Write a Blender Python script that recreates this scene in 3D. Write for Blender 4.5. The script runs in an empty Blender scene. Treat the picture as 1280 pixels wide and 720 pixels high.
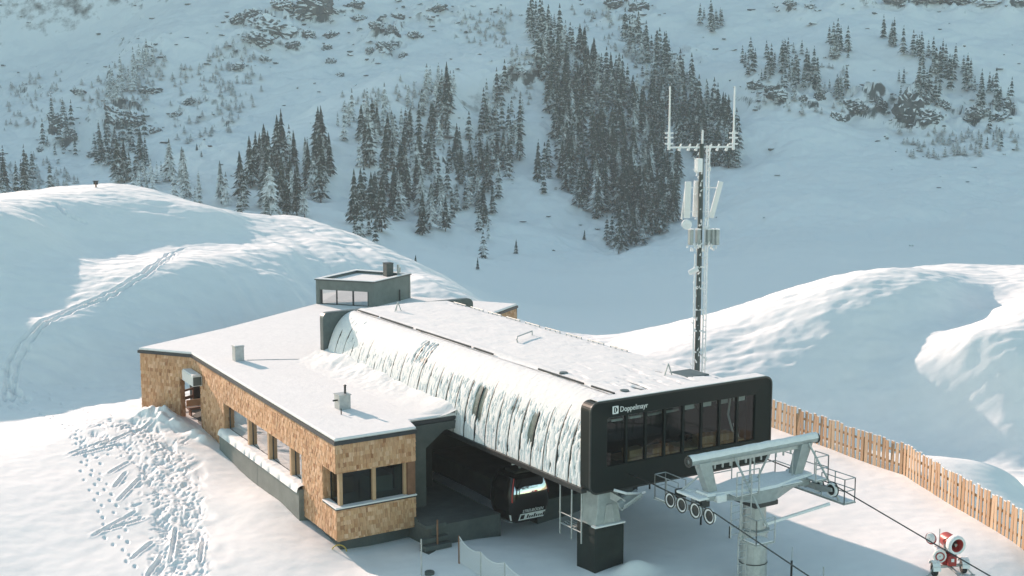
import bpy, bmesh, math, random
import numpy as np
from mathutils import Vector, Matrix
random.seed(7); rng = np.random.default_rng(7)
PI = math.pi
scene = bpy.context.scene
C = scene.collection

# ------------------------------------------------------------------ camera
FPX = 1750.0                                   # focal length in pixels of a 1280 px wide picture
AZ, PITCH = math.radians(32.3), math.radians(8.9)
CAM = np.array([-33.71, -47.23, 21.19])
HD = np.array([math.sin(AZ), math.cos(AZ), 0.0])   # horizontal heading
RT = np.array([math.cos(AZ), -math.sin(AZ), 0.0])  # right
cam = bpy.data.cameras.new('camera'); camo = bpy.data.objects.new('camera', cam); C.objects.link(camo)
cam.sensor_width = 36.0; cam.lens = 36.0*FPX/1280.0; cam.clip_start = 0.5; cam.clip_end = 6000
camo.location = CAM; camo.rotation_euler = (PI/2-PITCH, 0, -AZ)
scene.camera = camo

# ------------------------------------------------------------------ sky, sun, exposure
SUN_EL = math.radians(17.8)
SUN_LEFT = math.radians(7.5)                   # degrees left of the station axis (+Y)
SD = Vector((-math.sin(SUN_LEFT)*math.cos(SUN_EL), math.cos(SUN_LEFT)*math.cos(SUN_EL), math.sin(SUN_EL)))
world = bpy.data.worlds.new('World'); scene.world = world; world.use_nodes = True
wn, wl = world.node_tree.nodes, world.node_tree.links
sky = wn.new('ShaderNodeTexSky'); sky.sky_type = 'NISHITA'; sky.sun_disc = False
sky.sun_elevation = SUN_EL; sky.sun_rotation = -SUN_LEFT
sky.altitude = 1500; sky.air_density = 1.0; sky.dust_density = 1.2; sky.ozone_density = 1.0
tint = wn.new('ShaderNodeMix'); tint.data_type = 'RGBA'; tint.blend_type = 'MULTIPLY'
tint.inputs[0].default_value = 1.0
wl.new(sky.outputs[0], tint.inputs[6]); tint.inputs[7].default_value = (0.89, 1.0, 0.80, 1)
wl.new(tint.outputs[2], wn['Background'].inputs[0]); wn['Background'].inputs[1].default_value = 0.148
sun = bpy.data.lights.new('sun', 'SUN'); sun.energy = 5.0; sun.angle = math.radians(0.6); sun.color = (1.0, 0.75, 0.62)
suno = bpy.data.objects.new('sun', sun); C.objects.link(suno)
suno.rotation_euler = SD.to_track_quat('Z', 'Y').to_euler()
vs = scene.view_settings
vs.view_transform = 'Standard'; vs.look = 'None'; vs.gamma = 1.0; vs.use_curve_mapping = False; vs.exposure = 0.90
scene.cycles.volume_bounces = 1; scene.cycles.max_bounces = 8; scene.cycles.diffuse_bounces = 4

# ------------------------------------------------------------------ helpers
def link(o, parent=None):
    C.objects.link(o)
    if parent is not None: o.parent = parent
    return o
def tag(o, label=None, cat=None, group=None, kind=None):
    if label: o['label'] = label
    if cat: o['category'] = cat
    if group: o['group'] = group
    if kind: o['kind'] = kind
    return o
def thing(name, loc, label, cat, group=None):
    o = bpy.data.objects.new(name, None); C.objects.link(o); o.location = loc; o.empty_display_size = 0.3
    return tag(o, label, cat, group)
def rootloc(p):
    v = Vector((0, 0, 0))
    while p is not None: v += p.location; p = p.parent
    return v
class MB:
    """collects shapes given in world coordinates; build() links them as one mesh object"""
    def __init__(s): s.v = []; s.f = []
    def add(s, vs_, fs):
        n = len(s.v); s.v += [tuple(map(float, q)) for q in vs_]; s.f += [tuple(i+n for i in q) for q in fs]; return s
    def box(s, c, size, rot=None):
        c = np.array(c, float); h = np.array(size, float)/2
        P = np.array([[x, y, z] for x in (-1, 1) for y in (-1, 1) for z in (-1, 1)])*h
        if rot is not None: P = P @ np.array(rot).T
        return s.add(P+c, [(0,1,3,2),(4,6,7,5),(0,4,5,1),(2,3,7,6),(0,2,6,4),(1,5,7,3)])
    def bx(s, x0, x1, y0, y1, z0, z1):
        return s.box(((x0+x1)/2, (y0+y1)/2, (z0+z1)/2), (abs(x1-x0), abs(y1-y0), abs(z1-z0)))
    def extr(s, poly, vec):
        n = len(poly); A = [np.array(q, float) for q in poly]; B = [q+np.array(vec, float) for q in A]
        fs = [tuple(range(n-1, -1, -1)), tuple(range(n, 2*n))]+[(i, (i+1) % n, n+(i+1) % n, n+i) for i in range(n)]
        return s.add(A+B, fs)
    def prism(s, poly, z0, z1): return s.extr([(x, y, z0) for x, y in poly], (0, 0, z1-z0))
    def tube(s, p0, p1, r0, r1=None, n=8):
        r1 = r0 if r1 is None else r1
        p0 = np.array(p0, float); p1 = np.array(p1, float); d = p1-p0; d /= np.linalg.norm(d)
        u = np.cross(d, [0, 0, 1]); 
        if np.linalg.norm(u) < 1e-3: u = np.array([1., 0, 0])
        u /= np.linalg.norm(u); w = np.cross(d, u)
        P = []
        for p, r in ((p0, r0), (p1, r1)):
            P += [p+r*(math.cos(2*PI*i/n)*u+math.sin(2*PI*i/n)*w) for i in range(n)]
        fs = [(i, (i+1) % n, n+(i+1) % n, n+i) for i in range(n)]+[tuple(range(n-1, -1, -1)), tuple(range(n, 2*n))]
        return s.add(P, fs)
    def path(s, pts, r, n=6):
        for a, b in zip(pts[:-1], pts[1:]): s.tube(a, b, r, n=n)
        return s
    def bar(s, p0, p1, w, h, up=(0, 0, 1)):
        p0 = np.array(p0, float); p1 = np.array(p1, float); d = p1-p0; L = np.linalg.norm(d); d /= L
        u = np.cross(d, up); u /= np.linalg.norm(u); q = np.cross(u, d)
        return s.box((p0+p1)/2, (L, w, h), np.array([d, u, q]).T)
    def lathe(s, prof, c, axis=(0, 0, 1), n=20):
        c = np.array(c, float); d = np.array(axis, float); d /= np.linalg.norm(d)
        u = np.cross(d, [0, 0, 1])
        if np.linalg.norm(u) < 1e-3: u = np.array([1., 0, 0])
        u /= np.linalg.norm(u); w = np.cross(d, u); P = []
        for r, h in prof: P += [c+h*d+r*(math.cos(2*PI*i/n)*u+math.sin(2*PI*i/n)*w) for i in range(n)]
        fs = [(k*n+i, k*n+(i+1) % n, (k+1)*n+(i+1) % n, (k+1)*n+i) for k in range(len(prof)-1) for i in range(n)]
        return s.add(P, fs)
    def build(s, name, m, parent=None, smooth=False, bevel=0, kind=None):
        L = np.array(rootloc(parent)); V = np.array(s.v)-L
        me = bpy.data.meshes.new(name); me.from_pydata(V.tolist(), [], s.f)
        bm = bmesh.new(); bm.from_mesh(me); bmesh.ops.recalc_face_normals(bm, faces=bm.faces); bm.to_mesh(me); bm.free()
        if smooth: me.shade_smooth()
        me.materials.append(m); o = link(bpy.data.objects.new(name, me), parent)
        if bevel:
            b = o.modifiers.new('bevel', 'BEVEL'); b.width = bevel; b.segments = 2; b.limit_method = 'ANGLE'; b.angle_limit = 0.7
        if kind: o['kind'] = kind
        return o
def solo(mb, name, m, loc, label, cat, group=None, smooth=False, bevel=0):
    """a thing that is a single mesh, origin at its base"""
    o = mb.build(name, m, None, smooth, bevel); loc = Vector(loc)
    o.data.transform(Matrix.Translation(-loc)); o.location = loc
    return tag(o, label, cat, group)
def gridmesh(name, X, Y, Z, m, parent=None, smooth=True):
    nr, nc = X.shape; L = np.array(rootloc(parent))
    V = np.stack([X-L[0], Y-L[1], Z-L[2]], -1).reshape(-1, 3).astype(np.float32)
    I = np.arange(nr*nc).reshape(nr, nc)
    F = np.stack([I[:-1, :-1], I[:-1, 1:], I[1:, 1:], I[1:, :-1]], -1).reshape(-1, 4)
    # faces up
    a, b, c_ = V[F[0, 0]], V[F[0, 1]], V[F[0, 2]]
    if np.cross(b-a, c_-a)[2] < 0: F = F[:, ::-1]
    me = bpy.data.meshes.new(name); me.vertices.add(len(V)); me.vertices.foreach_set('co', V.ravel())
    me.loops.add(F.size); me.loops.foreach_set('vertex_index', F.ravel().astype(np.int32))
    me.polygons.add(len(F)); me.polygons.foreach_set('loop_start', np.arange(0, F.size, 4, dtype=np.int32))
    me.polygons.foreach_set('loop_total', np.full(len(F), 4, np.int32))
    me.update(calc_edges=True); me.validate()
    if smooth: me.shade_smooth()
    me.materials.append(m); return link(bpy.data.objects.new(name, me), parent)

# ---- noise on numpy arrays
def _hash(ix, iy, seed):
    h = (ix.astype(np.int64)*374761393 + iy.astype(np.int64)*668265263 + seed*974634777) & 0x7fffffff
    h = ((h ^ (h >> 13))*1274126177) & 0x7fffffff
    return ((h ^ (h >> 16)) & 0xffff)/65535.0
def vnoise(x, y, seed=0):
    x = np.asarray(x, float); y = np.asarray(y, float)
    ix = np.floor(x); iy = np.floor(y); fx = x-ix; fy = y-iy
    g = []
    for dx in (0, 1):
        for dy in (0, 1):
            a = _hash(ix+dx, iy+dy, seed)*2*PI
            g.append(np.cos(a)*(fx-dx)+np.sin(a)*(fy-dy))
    u = fx*fx*fx*(fx*(fx*6-15)+10); v = fy*fy*fy*(fy*(fy*6-15)+10)
    return ((g[0]*(1-v)+g[1]*v)*(1-u)+(g[2]*(1-v)+g[3]*v)*u)*1.5
def fbm(x, y, seed=0, oct=4, gain=0.5):
    t = 0; a = 1.0
    for k in range(oct): t = t+a*vnoise(x*2**k, y*2**k, seed+k*17); a *= gain
    return t
def sstep(a, b, x): t = np.clip((x-a)/(b-a), 0, 1); return t*t*(3-2*t)
# ---- pixel of the photograph -> ground-frame coordinates (forward, lateral, z) at a given depth along the view
def pix(px, py, d):
    x = (px-640)/FPX; y = (py-360)/FPX
    return d*(math.cos(PITCH)-y*math.sin(PITCH)), d*x, CAM[2]+d*(-y*math.cos(PITCH)-math.sin(PITCH))
def w2f(x, y): dx = x-CAM[0]; dy = y-CAM[1]; return dx*HD[0]+dy*HD[1], dx*RT[0]+dy*RT[1]
def f2w(f, l): return CAM[0]+f*HD[0]+l*RT[0], CAM[1]+f*HD[1]+l*RT[1]
def toPix(x, y, z):
    f, l = w2f(x, y); dz = z-CAM[2]; dep = f*math.cos(PITCH)-dz*math.sin(PITCH); up = f*math.sin(PITCH)+dz*math.cos(PITCH)
    return 640+FPX*l/dep, 360-FPX*up/dep, dep
class TPS:
    def __init__(s, P, z, reg=0.0):
        P = np.array(P, float); s.c = P.mean(0); s.k = 1/np.abs(P-s.c).max(); s.P = (P-s.c)*s.k; n = len(P)
        d2 = ((s.P[:, None]-s.P[None])**2).sum(-1); K = 0.5*d2*np.log(d2+1e-12)+reg*np.eye(n)
        Q = np.c_[np.ones(n), s.P]; A = np.block([[K, Q], [Q.T, np.zeros((3, 3))]])
        w = np.linalg.solve(A, np.r_[np.array(z, float), np.zeros(3)]); s.w = w[:n]; s.a = w[n:]
    def __call__(s, f, l):
        sh = np.shape(f); X = (np.c_[np.ravel(f), np.ravel(l)]-s.c)*s.k; out = np.empty(len(X))
        for i in range(0, len(X), 20000):
            x = X[i:i+20000]; d2 = (x[:, :1]-s.P[:, 0])**2+(x[:, 1:]-s.P[:, 1])**2
            out[i:i+20000] = (0.5*d2*np.log(d2+1e-12)) @ s.w+s.a[0]+x @ s.a[1:]
        return out.reshape(sh)

# ------------------------------------------------------------------ materials
def mat(name, col, rough=0.6, metal=0.0, var=0.0, vscale=3.0, bump=0.0, bscale=20.0, col2=None, spec=0.5, coords='pos', stretch=None):
    m = bpy.data.materials.new(name); m.use_nodes = True; N, L = m.node_tree.nodes, m.node_tree.links
    b = N['Principled BSDF']; b.inputs['Base Color'].default_value = (*col, 1); b.inputs['Roughness'].default_value = rough
    b.inputs['Metallic'].default_value = metal; b.inputs['Specular IOR Level'].default_value = spec
    geo = N.new('ShaderNodeNewGeometry'); vec = geo.outputs['Position']
    if coords == 'obj': vec = N.new('ShaderNodeTexCoord').outputs['Object']
    if stretch:
        mp = N.new('ShaderNodeMapping'); mp.inputs['Scale'].default_value = stretch; L.new(vec, mp.inputs[0]); vec = mp.outputs[0]
    if var or col2:
        n = N.new('ShaderNodeTexNoise'); n.inputs['Scale'].default_value = vscale; n.inputs['Detail'].default_value = 6; n.inputs['Roughness'].default_value = 0.65
        L.new(vec, n.inputs['Vector'])
        r = N.new('ShaderNodeValToRGB'); r.color_ramp.elements[0].position = 0.3; r.color_ramp.elements[1].position = 0.7
        c2 = col2 or tuple(min(1, c*(1+var)) for c in col); c1 = col if col2 else tuple(c*(1-var) for c in col)
        r.color_ramp.elements[0].color = (*c1, 1); r.color_ramp.elements[1].color = (*c2, 1)
        L.new(n.outputs[0], r.inputs[0]); L.new(r.outputs[0], b.inputs['Base Color'])
    if bump:
        n2 = N.new('ShaderNodeTexNoise'); n2.inputs['Scale'].default_value = bscale; n2.inputs['Detail'].default_value = 5
        L.new(vec, n2.inputs['Vector']); bp = N.new('ShaderNodeBump'); bp.inputs['Strength'].default_value = bump; bp.inputs['Distance'].default_value = 0.1
        L.new(n2.outputs[0], bp.inputs['Height']); L.new(bp.outputs[0], b.inputs['Normal'])
    m['b'] = 1
    return m
SNOWC = (0.86, 0.86, 0.86)
M = {}
M['snow'] = mat('snow', (0.84, 0.84, 0.84), 0.75, col2=(0.9, 0.895, 0.89), vscale=0.6, bump=0.13, bscale=2.2, spec=0.2)
M['roofsnow'] = mat('roof_snow', (0.77, 0.77, 0.77), 0.75, col2=(0.83, 0.825, 0.82), vscale=1.5, bump=0.25, bscale=3.0, spec=0.2)
M['rime'] = mat('rime', (0.8, 0.8, 0.8), 0.8, col2=(0.88, 0.88, 0.88), vscale=6, bump=0.5, bscale=14, spec=0.2)
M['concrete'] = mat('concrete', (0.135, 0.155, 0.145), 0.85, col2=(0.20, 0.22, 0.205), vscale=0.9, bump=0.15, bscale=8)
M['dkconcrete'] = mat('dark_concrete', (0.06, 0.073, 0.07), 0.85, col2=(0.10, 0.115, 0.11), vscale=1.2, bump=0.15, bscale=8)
M['anthracite'] = mat('anthracite_paint', (0.007, 0.014, 0.0135), 0.45, var=0.12, vscale=1.1, spec=0.2)
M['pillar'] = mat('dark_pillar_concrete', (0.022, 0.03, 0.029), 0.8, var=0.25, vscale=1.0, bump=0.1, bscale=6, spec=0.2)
M['panel'] = mat('grey_green_panel', (0.09, 0.115, 0.115), 0.4, metal=0.3, var=0.25, vscale=2.0)
M['edge'] = mat('dark_roof_trim', (0.035, 0.04, 0.045), 0.5, var=0.2)
M['galv'] = mat('galvanised_steel', (0.44, 0.46, 0.46), 0.5, metal=0.55, var=0.15, vscale=4)
M['steel'] = mat('painted_steel', (0.36, 0.39, 0.39), 0.5, metal=0.25, var=0.15, vscale=3)
M['darksteel'] = mat('dark_steel', (0.05, 0.055, 0.055), 0.45, metal=0.5, var=0.2, vscale=5)
M['rubber'] = mat('rubber', (0.02, 0.02, 0.02), 0.7)
M['pine'] = mat('pine_wood', (0.44, 0.28, 0.16), 0.65, col2=(0.55, 0.36, 0.22), vscale=2.5, bump=0.1, bscale=30)
M['darkpine'] = mat('brown_wood', (0.16, 0.075, 0.04), 0.7, col2=(0.24, 0.12, 0.07), vscale=4)
M['white'] = mat('white_paint', (0.78, 0.78, 0.77), 0.4, var=0.04)
M['redpaint'] = mat('red_paint', (0.42, 0.025, 0.02), 0.35, var=0.15)
M['gunred'] = mat('snow_gun_red', (0.36, 0.03, 0.025), 0.4, var=0.2)
M['black'] = mat('gloss_black', (0.008, 0.009, 0.009), 0.2)
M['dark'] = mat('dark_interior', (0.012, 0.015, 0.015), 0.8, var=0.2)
M['room'] = mat('interior_plaster', (0.35, 0.36, 0.35), 0.8, var=0.05)
M['yellow'] = mat('yellow_pipe', (0.55, 0.4, 0.08), 0.5)
M['net'] = mat('net_white', (0.7, 0.71, 0.72), 0.7)
def island_mat(name, cols, rough=0.75, grain=True):
    m = bpy.data.materials.new(name); m.use_nodes = True; N, L = m.node_tree.nodes, m.node_tree.links
    b = N['Principled BSDF']; b.inputs['Roughness'].default_value = rough; b.inputs['Specular IOR Level'].default_value = 0.25
    g = N.new('ShaderNodeNewGeometry'); r = N.new('ShaderNodeValToRGB'); r.color_ramp.interpolation = 'LINEAR'
    while len(r.color_ramp.elements) < len(cols): r.color_ramp.elements.new(0.5)
    for i, (e, c) in enumerate(zip(r.color_ramp.elements, cols)): e.position = i/(len(cols)-1); e.color = (*c, 1)
    L.new(g.outputs['Random Per Island'], r.inputs[0])
    mp = N.new('ShaderNodeMapping'); mp.inputs['Scale'].default_value = (16, 16, 2.2); L.new(g.outputs['Position'], mp.inputs[0])
    n = N.new('ShaderNodeTexNoise'); n.inputs['Scale'].default_value = 1.5; n.inputs['Detail'].default_value = 5; L.new(mp.outputs[0], n.inputs['Vector'])
    n2 = N.new('ShaderNodeTexNoise'); n2.inputs['Scale'].default_value = 0.5; n2.inputs['Detail'].default_value = 3; L.new(g.outputs['Position'], n2.inputs['Vector'])
    ad = N.new('ShaderNodeMath'); ad.operation = 'ADD'; L.new(n.outputs[0], ad.inputs[0]); L.new(n2.outputs[0], ad.inputs[1])
    mr = N.new('ShaderNodeMapRange'); mr.inputs[1].default_value = 0.6; mr.inputs[2].default_value = 1.4; mr.inputs[3].default_value = 0.72; mr.inputs[4].default_value = 1.2
    L.new(ad.outputs[0], mr.inputs[0])
    mx = N.new('ShaderNodeMix'); mx.data_type = 'RGBA'; mx.blend_type = 'MULTIPLY'; mx.inputs[0].default_value = 1
    L.new(r.outputs[0], mx.inputs[6]); L.new(mr.outputs[0], mx.inputs[7]); L.new(mx.outputs[2], b.inputs['Base Color'])
    return m
M['shingle'] = island_mat('larch_shingle', [(0.34, 0.155, 0.075), (0.64, 0.385, 0.23), (0.55, 0.31, 0.17), (0.72, 0.47, 0.31), (0.63, 0.385, 0.22), (0.47, 0.24, 0.12), (0.66, 0.42, 0.26)])
def picket_mat():
    m = bpy.data.materials.new('fence_wood'); m.use_nodes = True; N, L = m.node_tree.nodes, m.node_tree.links
    b = N['Principled BSDF']; b.inputs['Roughness'].default_value = 0.75
    oi = N.new('ShaderNodeObjectInfo'); r = N.new('ShaderNodeValToRGB')
    r.color_ramp.elements[0].color = (0.40, 0.24, 0.13, 1); r.color_ramp.elements[1].color = (0.62, 0.46, 0.31, 1)
    L.new(oi.outputs['Random'], r.inputs[0])
    g = N.new('ShaderNodeNewGeometry'); mp = N.new('ShaderNodeMapping'); mp.inputs['Scale'].default_value = (10, 10, 1.2); L.new(g.outputs['Position'], mp.inputs[0])
    n = N.new('ShaderNodeTexNoise'); n.inputs['Scale'].default_value = 2; n.inputs['Detail'].default_value = 5; L.new(mp.outputs[0], n.inputs['Vector'])
    mr = N.new('ShaderNodeMapRange'); mr.inputs[3].default_value = 0.65; mr.inputs[4].default_value = 1.25; L.new(n.outputs[0], mr.inputs[0])
    mx = N.new('ShaderNodeMix'); mx.data_type = 'RGBA'; mx.blend_type = 'MULTIPLY'; mx.inputs[0].default_value = 1
    L.new(r.outputs[0], mx.inputs[6]); L.new(mr.outputs[0], mx.inputs[7]); L.new(mx.outputs[2], b.inputs['Base Color'])
    return m
M['picket'] = picket_mat()
def glass_mat(name, ior, tintc, rough=0.02):
    m = bpy.data.materials.new(name); m.use_nodes = True; N, L = m.node_tree.nodes, m.node_tree.links
    out = N['Material Output']; N.remove(N['Principled BSDF'])
    fr = N.new('ShaderNodeFresnel'); fr.inputs[0].default_value = ior
    gl = N.new('ShaderNodeBsdfGlossy'); gl.inputs['Roughness'].default_value = rough
    tr = N.new('ShaderNodeBsdfTransparent'); tr.inputs[0].default_value = (*tintc, 1)
    g = N.new('ShaderNodeNewGeometry'); iv = N.new('ShaderNodeMath'); iv.operation = 'SUBTRACT'; iv.inputs[0].default_value = 1.0; L.new(g.outputs['Backfacing'], iv.inputs[1])
    ff_ = N.new('ShaderNodeMath'); ff_.operation = 'MULTIPLY'; L.new(fr.outputs[0], ff_.inputs[0]); L.new(iv.outputs[0], ff_.inputs[1])   # reflect once, at the outer face of the pane
    mx = N.new('ShaderNodeMixShader'); L.new(ff_.outputs[0], mx.inputs[0]); L.new(tr.outputs[0], mx.inputs[1]); L.new(gl.outputs[0], mx.inputs[2])
    n = N.new('ShaderNodeTexNoise'); n.inputs['Scale'].default_value = 0.9; L.new(g.outputs['Position'], n.inputs['Vector'])
    bp = N.new('ShaderNodeBump'); bp.inputs['Strength'].default_value = 0.01; L.new(n.outputs[0], bp.inputs['Height'])
    L.new(bp.outputs[0], gl.inputs['Normal'])
    L.new(mx.outputs[0], out.inputs['Surface']); return m
M['glass'] = glass_mat('window_glass', 1.55, (0.55, 0.62, 0.6))
M['mirrorglass'] = glass_mat('coated_window_glass', 20.0, (0.5, 0.55, 0.55))
M['tintglass'] = glass_mat('tinted_glass', 1.45, (0.7, 0.74, 0.73))
def capped_mat(name, under, thr0, thr1, nscale, namp, snowc=(0.86, 0.86, 0.86), under2=None, uscale=0.15, coord='pos', rough=0.9):
    """under colour on steep faces, snow lying where the surface faces up"""
    m = bpy.data.materials.new(name); m.use_nodes = True; N, L = m.node_tree.nodes, m.node_tree.links
    b = N['Principled BSDF']; b.inputs['Roughness'].default_value = rough; b.inputs['Specular IOR Level'].default_value = 0.15
    g = N.new('ShaderNodeNewGeometry'); sp = N.new('ShaderNodeSeparateXYZ'); L.new(g.outputs['Normal'], sp.inputs[0])
    n = N.new('ShaderNodeTexNoise'); n.inputs['Scale'].default_value = nscale; n.inputs['Detail'].default_value = 5; n.inputs['Roughness'].default_value = 0.7
    L.new(g.outputs['Position'], n.inputs['Vector'])
    ml = N.new('ShaderNodeMath'); ml.operation = 'MULTIPLY_ADD'; ml.inputs[1].default_value = namp; L.new(n.outputs[0], ml.inputs[0])
    ml.inputs[2].default_value = -namp/2
    ad = N.new('ShaderNodeMath'); ad.operation = 'ADD'; L.new(ml.outputs[0], ad.inputs[0]); L.new(sp.outputs[2], ad.inputs[1])
    mr = N.new('ShaderNodeMapRange'); mr.inputs[1].default_value = thr0; mr.inputs[2].default_value = thr1; L.new(ad.outputs[0], mr.inputs[0])
    un = N.new('ShaderNodeTexNoise'); un.inputs['Scale'].default_value = uscale; un.inputs['Detail'].default_value = 6; L.new(g.outputs['Position'], un.inputs['Vector'])
    r = N.new('ShaderNodeValToRGB'); r.color_ramp.elements[0].position = 0.35; r.color_ramp.elements[1].position = 0.65
    r.color_ramp.elements[0].color = (*under, 1); r.color_ramp.elements[1].color = (*(under2 or tuple(1.7*c for c in under)), 1); L.new(un.outputs[0], r.inputs[0])
    mx = N.new('ShaderNodeMix'); mx.data_type = 'RGBA'; L.new(mr.outputs[0], mx.inputs[0]); L.new(r.outputs[0], mx.inputs[6]); mx.inputs[7].default_value = (*snowc, 1)
    L.new(mx.outputs[2], b.inputs['Base Color']); return m
M['mountain'] = capped_mat('mountain_snow_and_rock', (0.05, 0.06, 0.06), 0.56, 0.70, 0.16, 0.36, (0.86, 0.86, 0.86), (0.12, 0.13, 0.125), 0.08)
M['rock'] = capped_mat('crag_rock', (0.05, 0.058, 0.058), 0.38, 0.52, 0.35, 0.7, (0.86, 0.86, 0.86), (0.13, 0.135, 0.13), 0.15)
M['spruce'] = capped_mat('snowy_spruce', (0.010, 0.024, 0.020), 0.40, 0.74, 0.6, 1.5, (0.82, 0.82, 0.82), (0.028, 0.048, 0.038), 0.3)
M['frosted'] = capped_mat('frosted_spruce', (0.04, 0.055, 0.048), 0.15, 0.55, 0.55, 1.1, (0.85, 0.85, 0.85), (0.12, 0.13, 0.12), 0.4)
M['bark'] = mat('bark', (0.06, 0.045, 0.035), 0.9, var=0.3)
M['scrub'] = capped_mat('bare_scrub', (0.07, 0.075, 0.065), 0.2, 0.9, 0.9, 1.2, (0.8, 0.8, 0.8), (0.14, 0.14, 0.12), 0.5)
# ------------------------------------------------------------------ near ground: plateau, left hill, right ridge
PTS = []                                       # (forward, lateral, z)
def cw(x, y, z): f, l = w2f(x, y); PTS.append((f, l, z))
def cp(px, py, d): PTS.append(pix(px, py, d))
def cl(px, f, z): PTS.append((f, (px-640)/FPX*f, z))
for q in ((-7.6,13.9,-.75),(-7.3,17,-.5),(-7.1,21,-.6),(-6.8,26.3,-.25),(-6.6,29.4,0),(-6.6,33.4,.25),(-8.6,35.8,.45),(-7.9,10,-1.15),(-6,9,-1.45),(-3.5,8.4,-1.15),(-5,5,-1.05),(-3,3,-.95),
          (1,-.8,-.4),(0,6,-.9),(2,8,-1.3),(5,10,-1.2),(5,20,-1.2),(0,16,-1.2),(-4,16,-1.3),(-3,25,-1.0),(-2,33,-.6),(4,-5,-.35),(9,-1,-.25),(14,5,0),(14,-4,0),(12,-8.4,0),(18,5,0),(20.5,2,0),(22,13,0),(16.5,-9,0),(14,14,-.2),
          (18,20,-.5),(22,22,-1.0),(26.3,24.6,-1.6),(5,36,0),(15,36,-.8),(-11,16,-.9),(-10,6,-1.4),(-14,14,-1.0),(-20,14,-1.1),(-14,28,-.1),(-20,22,-.3),(-28,10,-1.5),(-14,2,-2.2),(-6,-6,-2.4),(4,-12,-1.8),(12,-16,-2),(-26,30,.5),(-24,-6,-5),(-8,-20,-6),(14,-26,-6)):
    cw(*q)
# left hill: foot, lower face top, terrace, upper face top, crest
for q in ((-80,505,90),(20,496,92),(100,479,95),(180,466,97)): cp(*q)
for q in ((260,100,.5),(330,103,.5),(400,107,.2),(480,108,.8),(560,104,.4)): cl(*q)
for q in ((-60,440,95),(58,404,99.4),(119,375,104.2),(180,353,107.5),(217,339,110.2),(249,328,113),(300,345,114),(345,354,114.5),(400,368,116),(460,372,119)): cp(*q)
for q in ((-80,440,96.5),(0,418,98),(61,388,102.6),(108,357,107.2),(124,325,115.7),(173,308,122),(231,306,123.3),(274,301,125.3),(307,289,129)): cp(*q)
for q in ((-90,318,106),(-10,299,112),(34,275,117),(57,252,125.5),(103,240,132),(167,245,132),(231,256,131.5),(274,266,131),(314,277,133),(88,296,120),(140,272,126),(60,330,111),(20,345,107)): cp(*q)
for q in ((-100,258,126),(0,248,130),(80,237,135),(160,232,140),(200,240,139),(260,262,140),(330,270,142),(380,274,142),(430,290,140),(475,308,134),(520,330,127),(565,354,120),(610,382,113)): cp(*q)
for q in ((370,300,128),(400,320,124),(350,315,122),(450,330,123),(510,350,117)): cp(*q)
for q in ((0,170,-3),(160,175,-2),(330,175,-6),(430,172,-9),(520,160,-10),(600,150,-12)): cl(*q)
# right ridge: crest, shade edge, foot of the shaded face, hollow behind the fence
for q in ((700,455,121),(750,432,125),(880,395,130),(1000,372,130),(1100,345,132),(1160,335,134),(1280,333,134),(1400,331,134)): cp(*q)
for q in ((800,438,115),(880,419,112),(927,422,110.5),(1012,410,109),(1082,398,109),(1117,386,110),(1164,366,112),(1180,350,115),(1215,341,123)): cp(*q)
for q in ((820,500,104.5),(900,500,103.8),(1000,500,103.3),(1000,560,99.8),(900,560,100),(1100,450,105.8),(1100,500,102.8),(1100,560,99.3),(1150,420,106.8),(1200,400,110),(1235,385,113),(1200,520,100),(1150,600,92)): cp(*q)
for q in ((1180,415,106.5),(1210,410,105.5),(1250,404,105),(1280,371,109),(1340,360,111),(1207,430,102.5),(1254,422,102),(1270,441,100.5),(1285,476,99),(1280,540,97),(1340,560,96)): cp(*q)
for q in ((1240,610,84),(1290,630,80),(1330,620,82)): cp(*q)
for q in ((33,12,-5.5),(33,2,-5.5),(33,20,-5.5),(30,-10,-5)): cw(*q)
for q in ((23.4,19,-.2),(23,14,0),(22.5,8,0),(22,2.2,0),(19.8,-3.2,0),(17.7,-8.6,0),(23.8,13,-.1),(23.2,5,-.1),(21,-4,-.1)): cw(*q)
for q in ((700,165,-16),(880,168,-14),(1000,170,-13),(1160,172,-11),(1300,172,-10)): cl(*q)
for px in (-300, 0, 300, 640, 900, 1200, 1500): cl(px, 215, -42); cl(px, 250, -58)
PTS = np.array(PTS)
nearT = TPS(PTS[:, :2], PTS[:, 2], 1e-5)
def ridged_(x, y, s): return 1-2*np.abs(vnoise(x, y, s))
def near_h(f, l):
    z = nearT(f, l)
    hill = sstep(78, 96, f)*sstep(190, 150, f)
    x, y = f2w(f, l)
    z = z+hill*(0.12*fbm(x/9, y/9, 3, 4)+0.06*fbm(x/2.5+0.6*y, y/7, 5, 3))          # wind drifted slopes
    rip = ridged_(f/1.6+.35*vnoise(l/5, f/5, 61)*3, l/9, 63)
    z = z+hill*(0.045*rip+.03*fbm(l/1.1, f/.6, 65, 2))
    rg = hill*sstep(4, 14, l)
    z = z+rg*.17*fbm(x/6.5, y/6.5, 67, 4)+hill*sstep(-30, -18, l)*sstep(2, -8, l)*.22*fbm(f/12, (l+.6*f)/2.2, 69, 3)
    z = z+(.022+.03*hill)*fbm(x/3.0, y/3.0, 9, 3)+0.012*vnoise(x/.7, y/.7, 11)
    return z
def ground_at(px, py, lo=30, hi=220):
    """where the view ray through a pixel meets the near ground"""
    d = np.linspace(lo, hi, 900); F, Lt, Z = pix(px, py, d); H = near_h(F, Lt); k = np.argmax(Z < H)
    f, l = F[k], Lt[k]; x, y = f2w(f, l); return float(x), float(y), float(H[k])
def gz(x, y): f, l = w2f(np.array([x]), np.array([y])); return float(near_h(f, l)[0])
def geo(a, b, n): return a*np.exp(np.linspace(0, math.log(b/a), n+1))[:-1]
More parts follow.
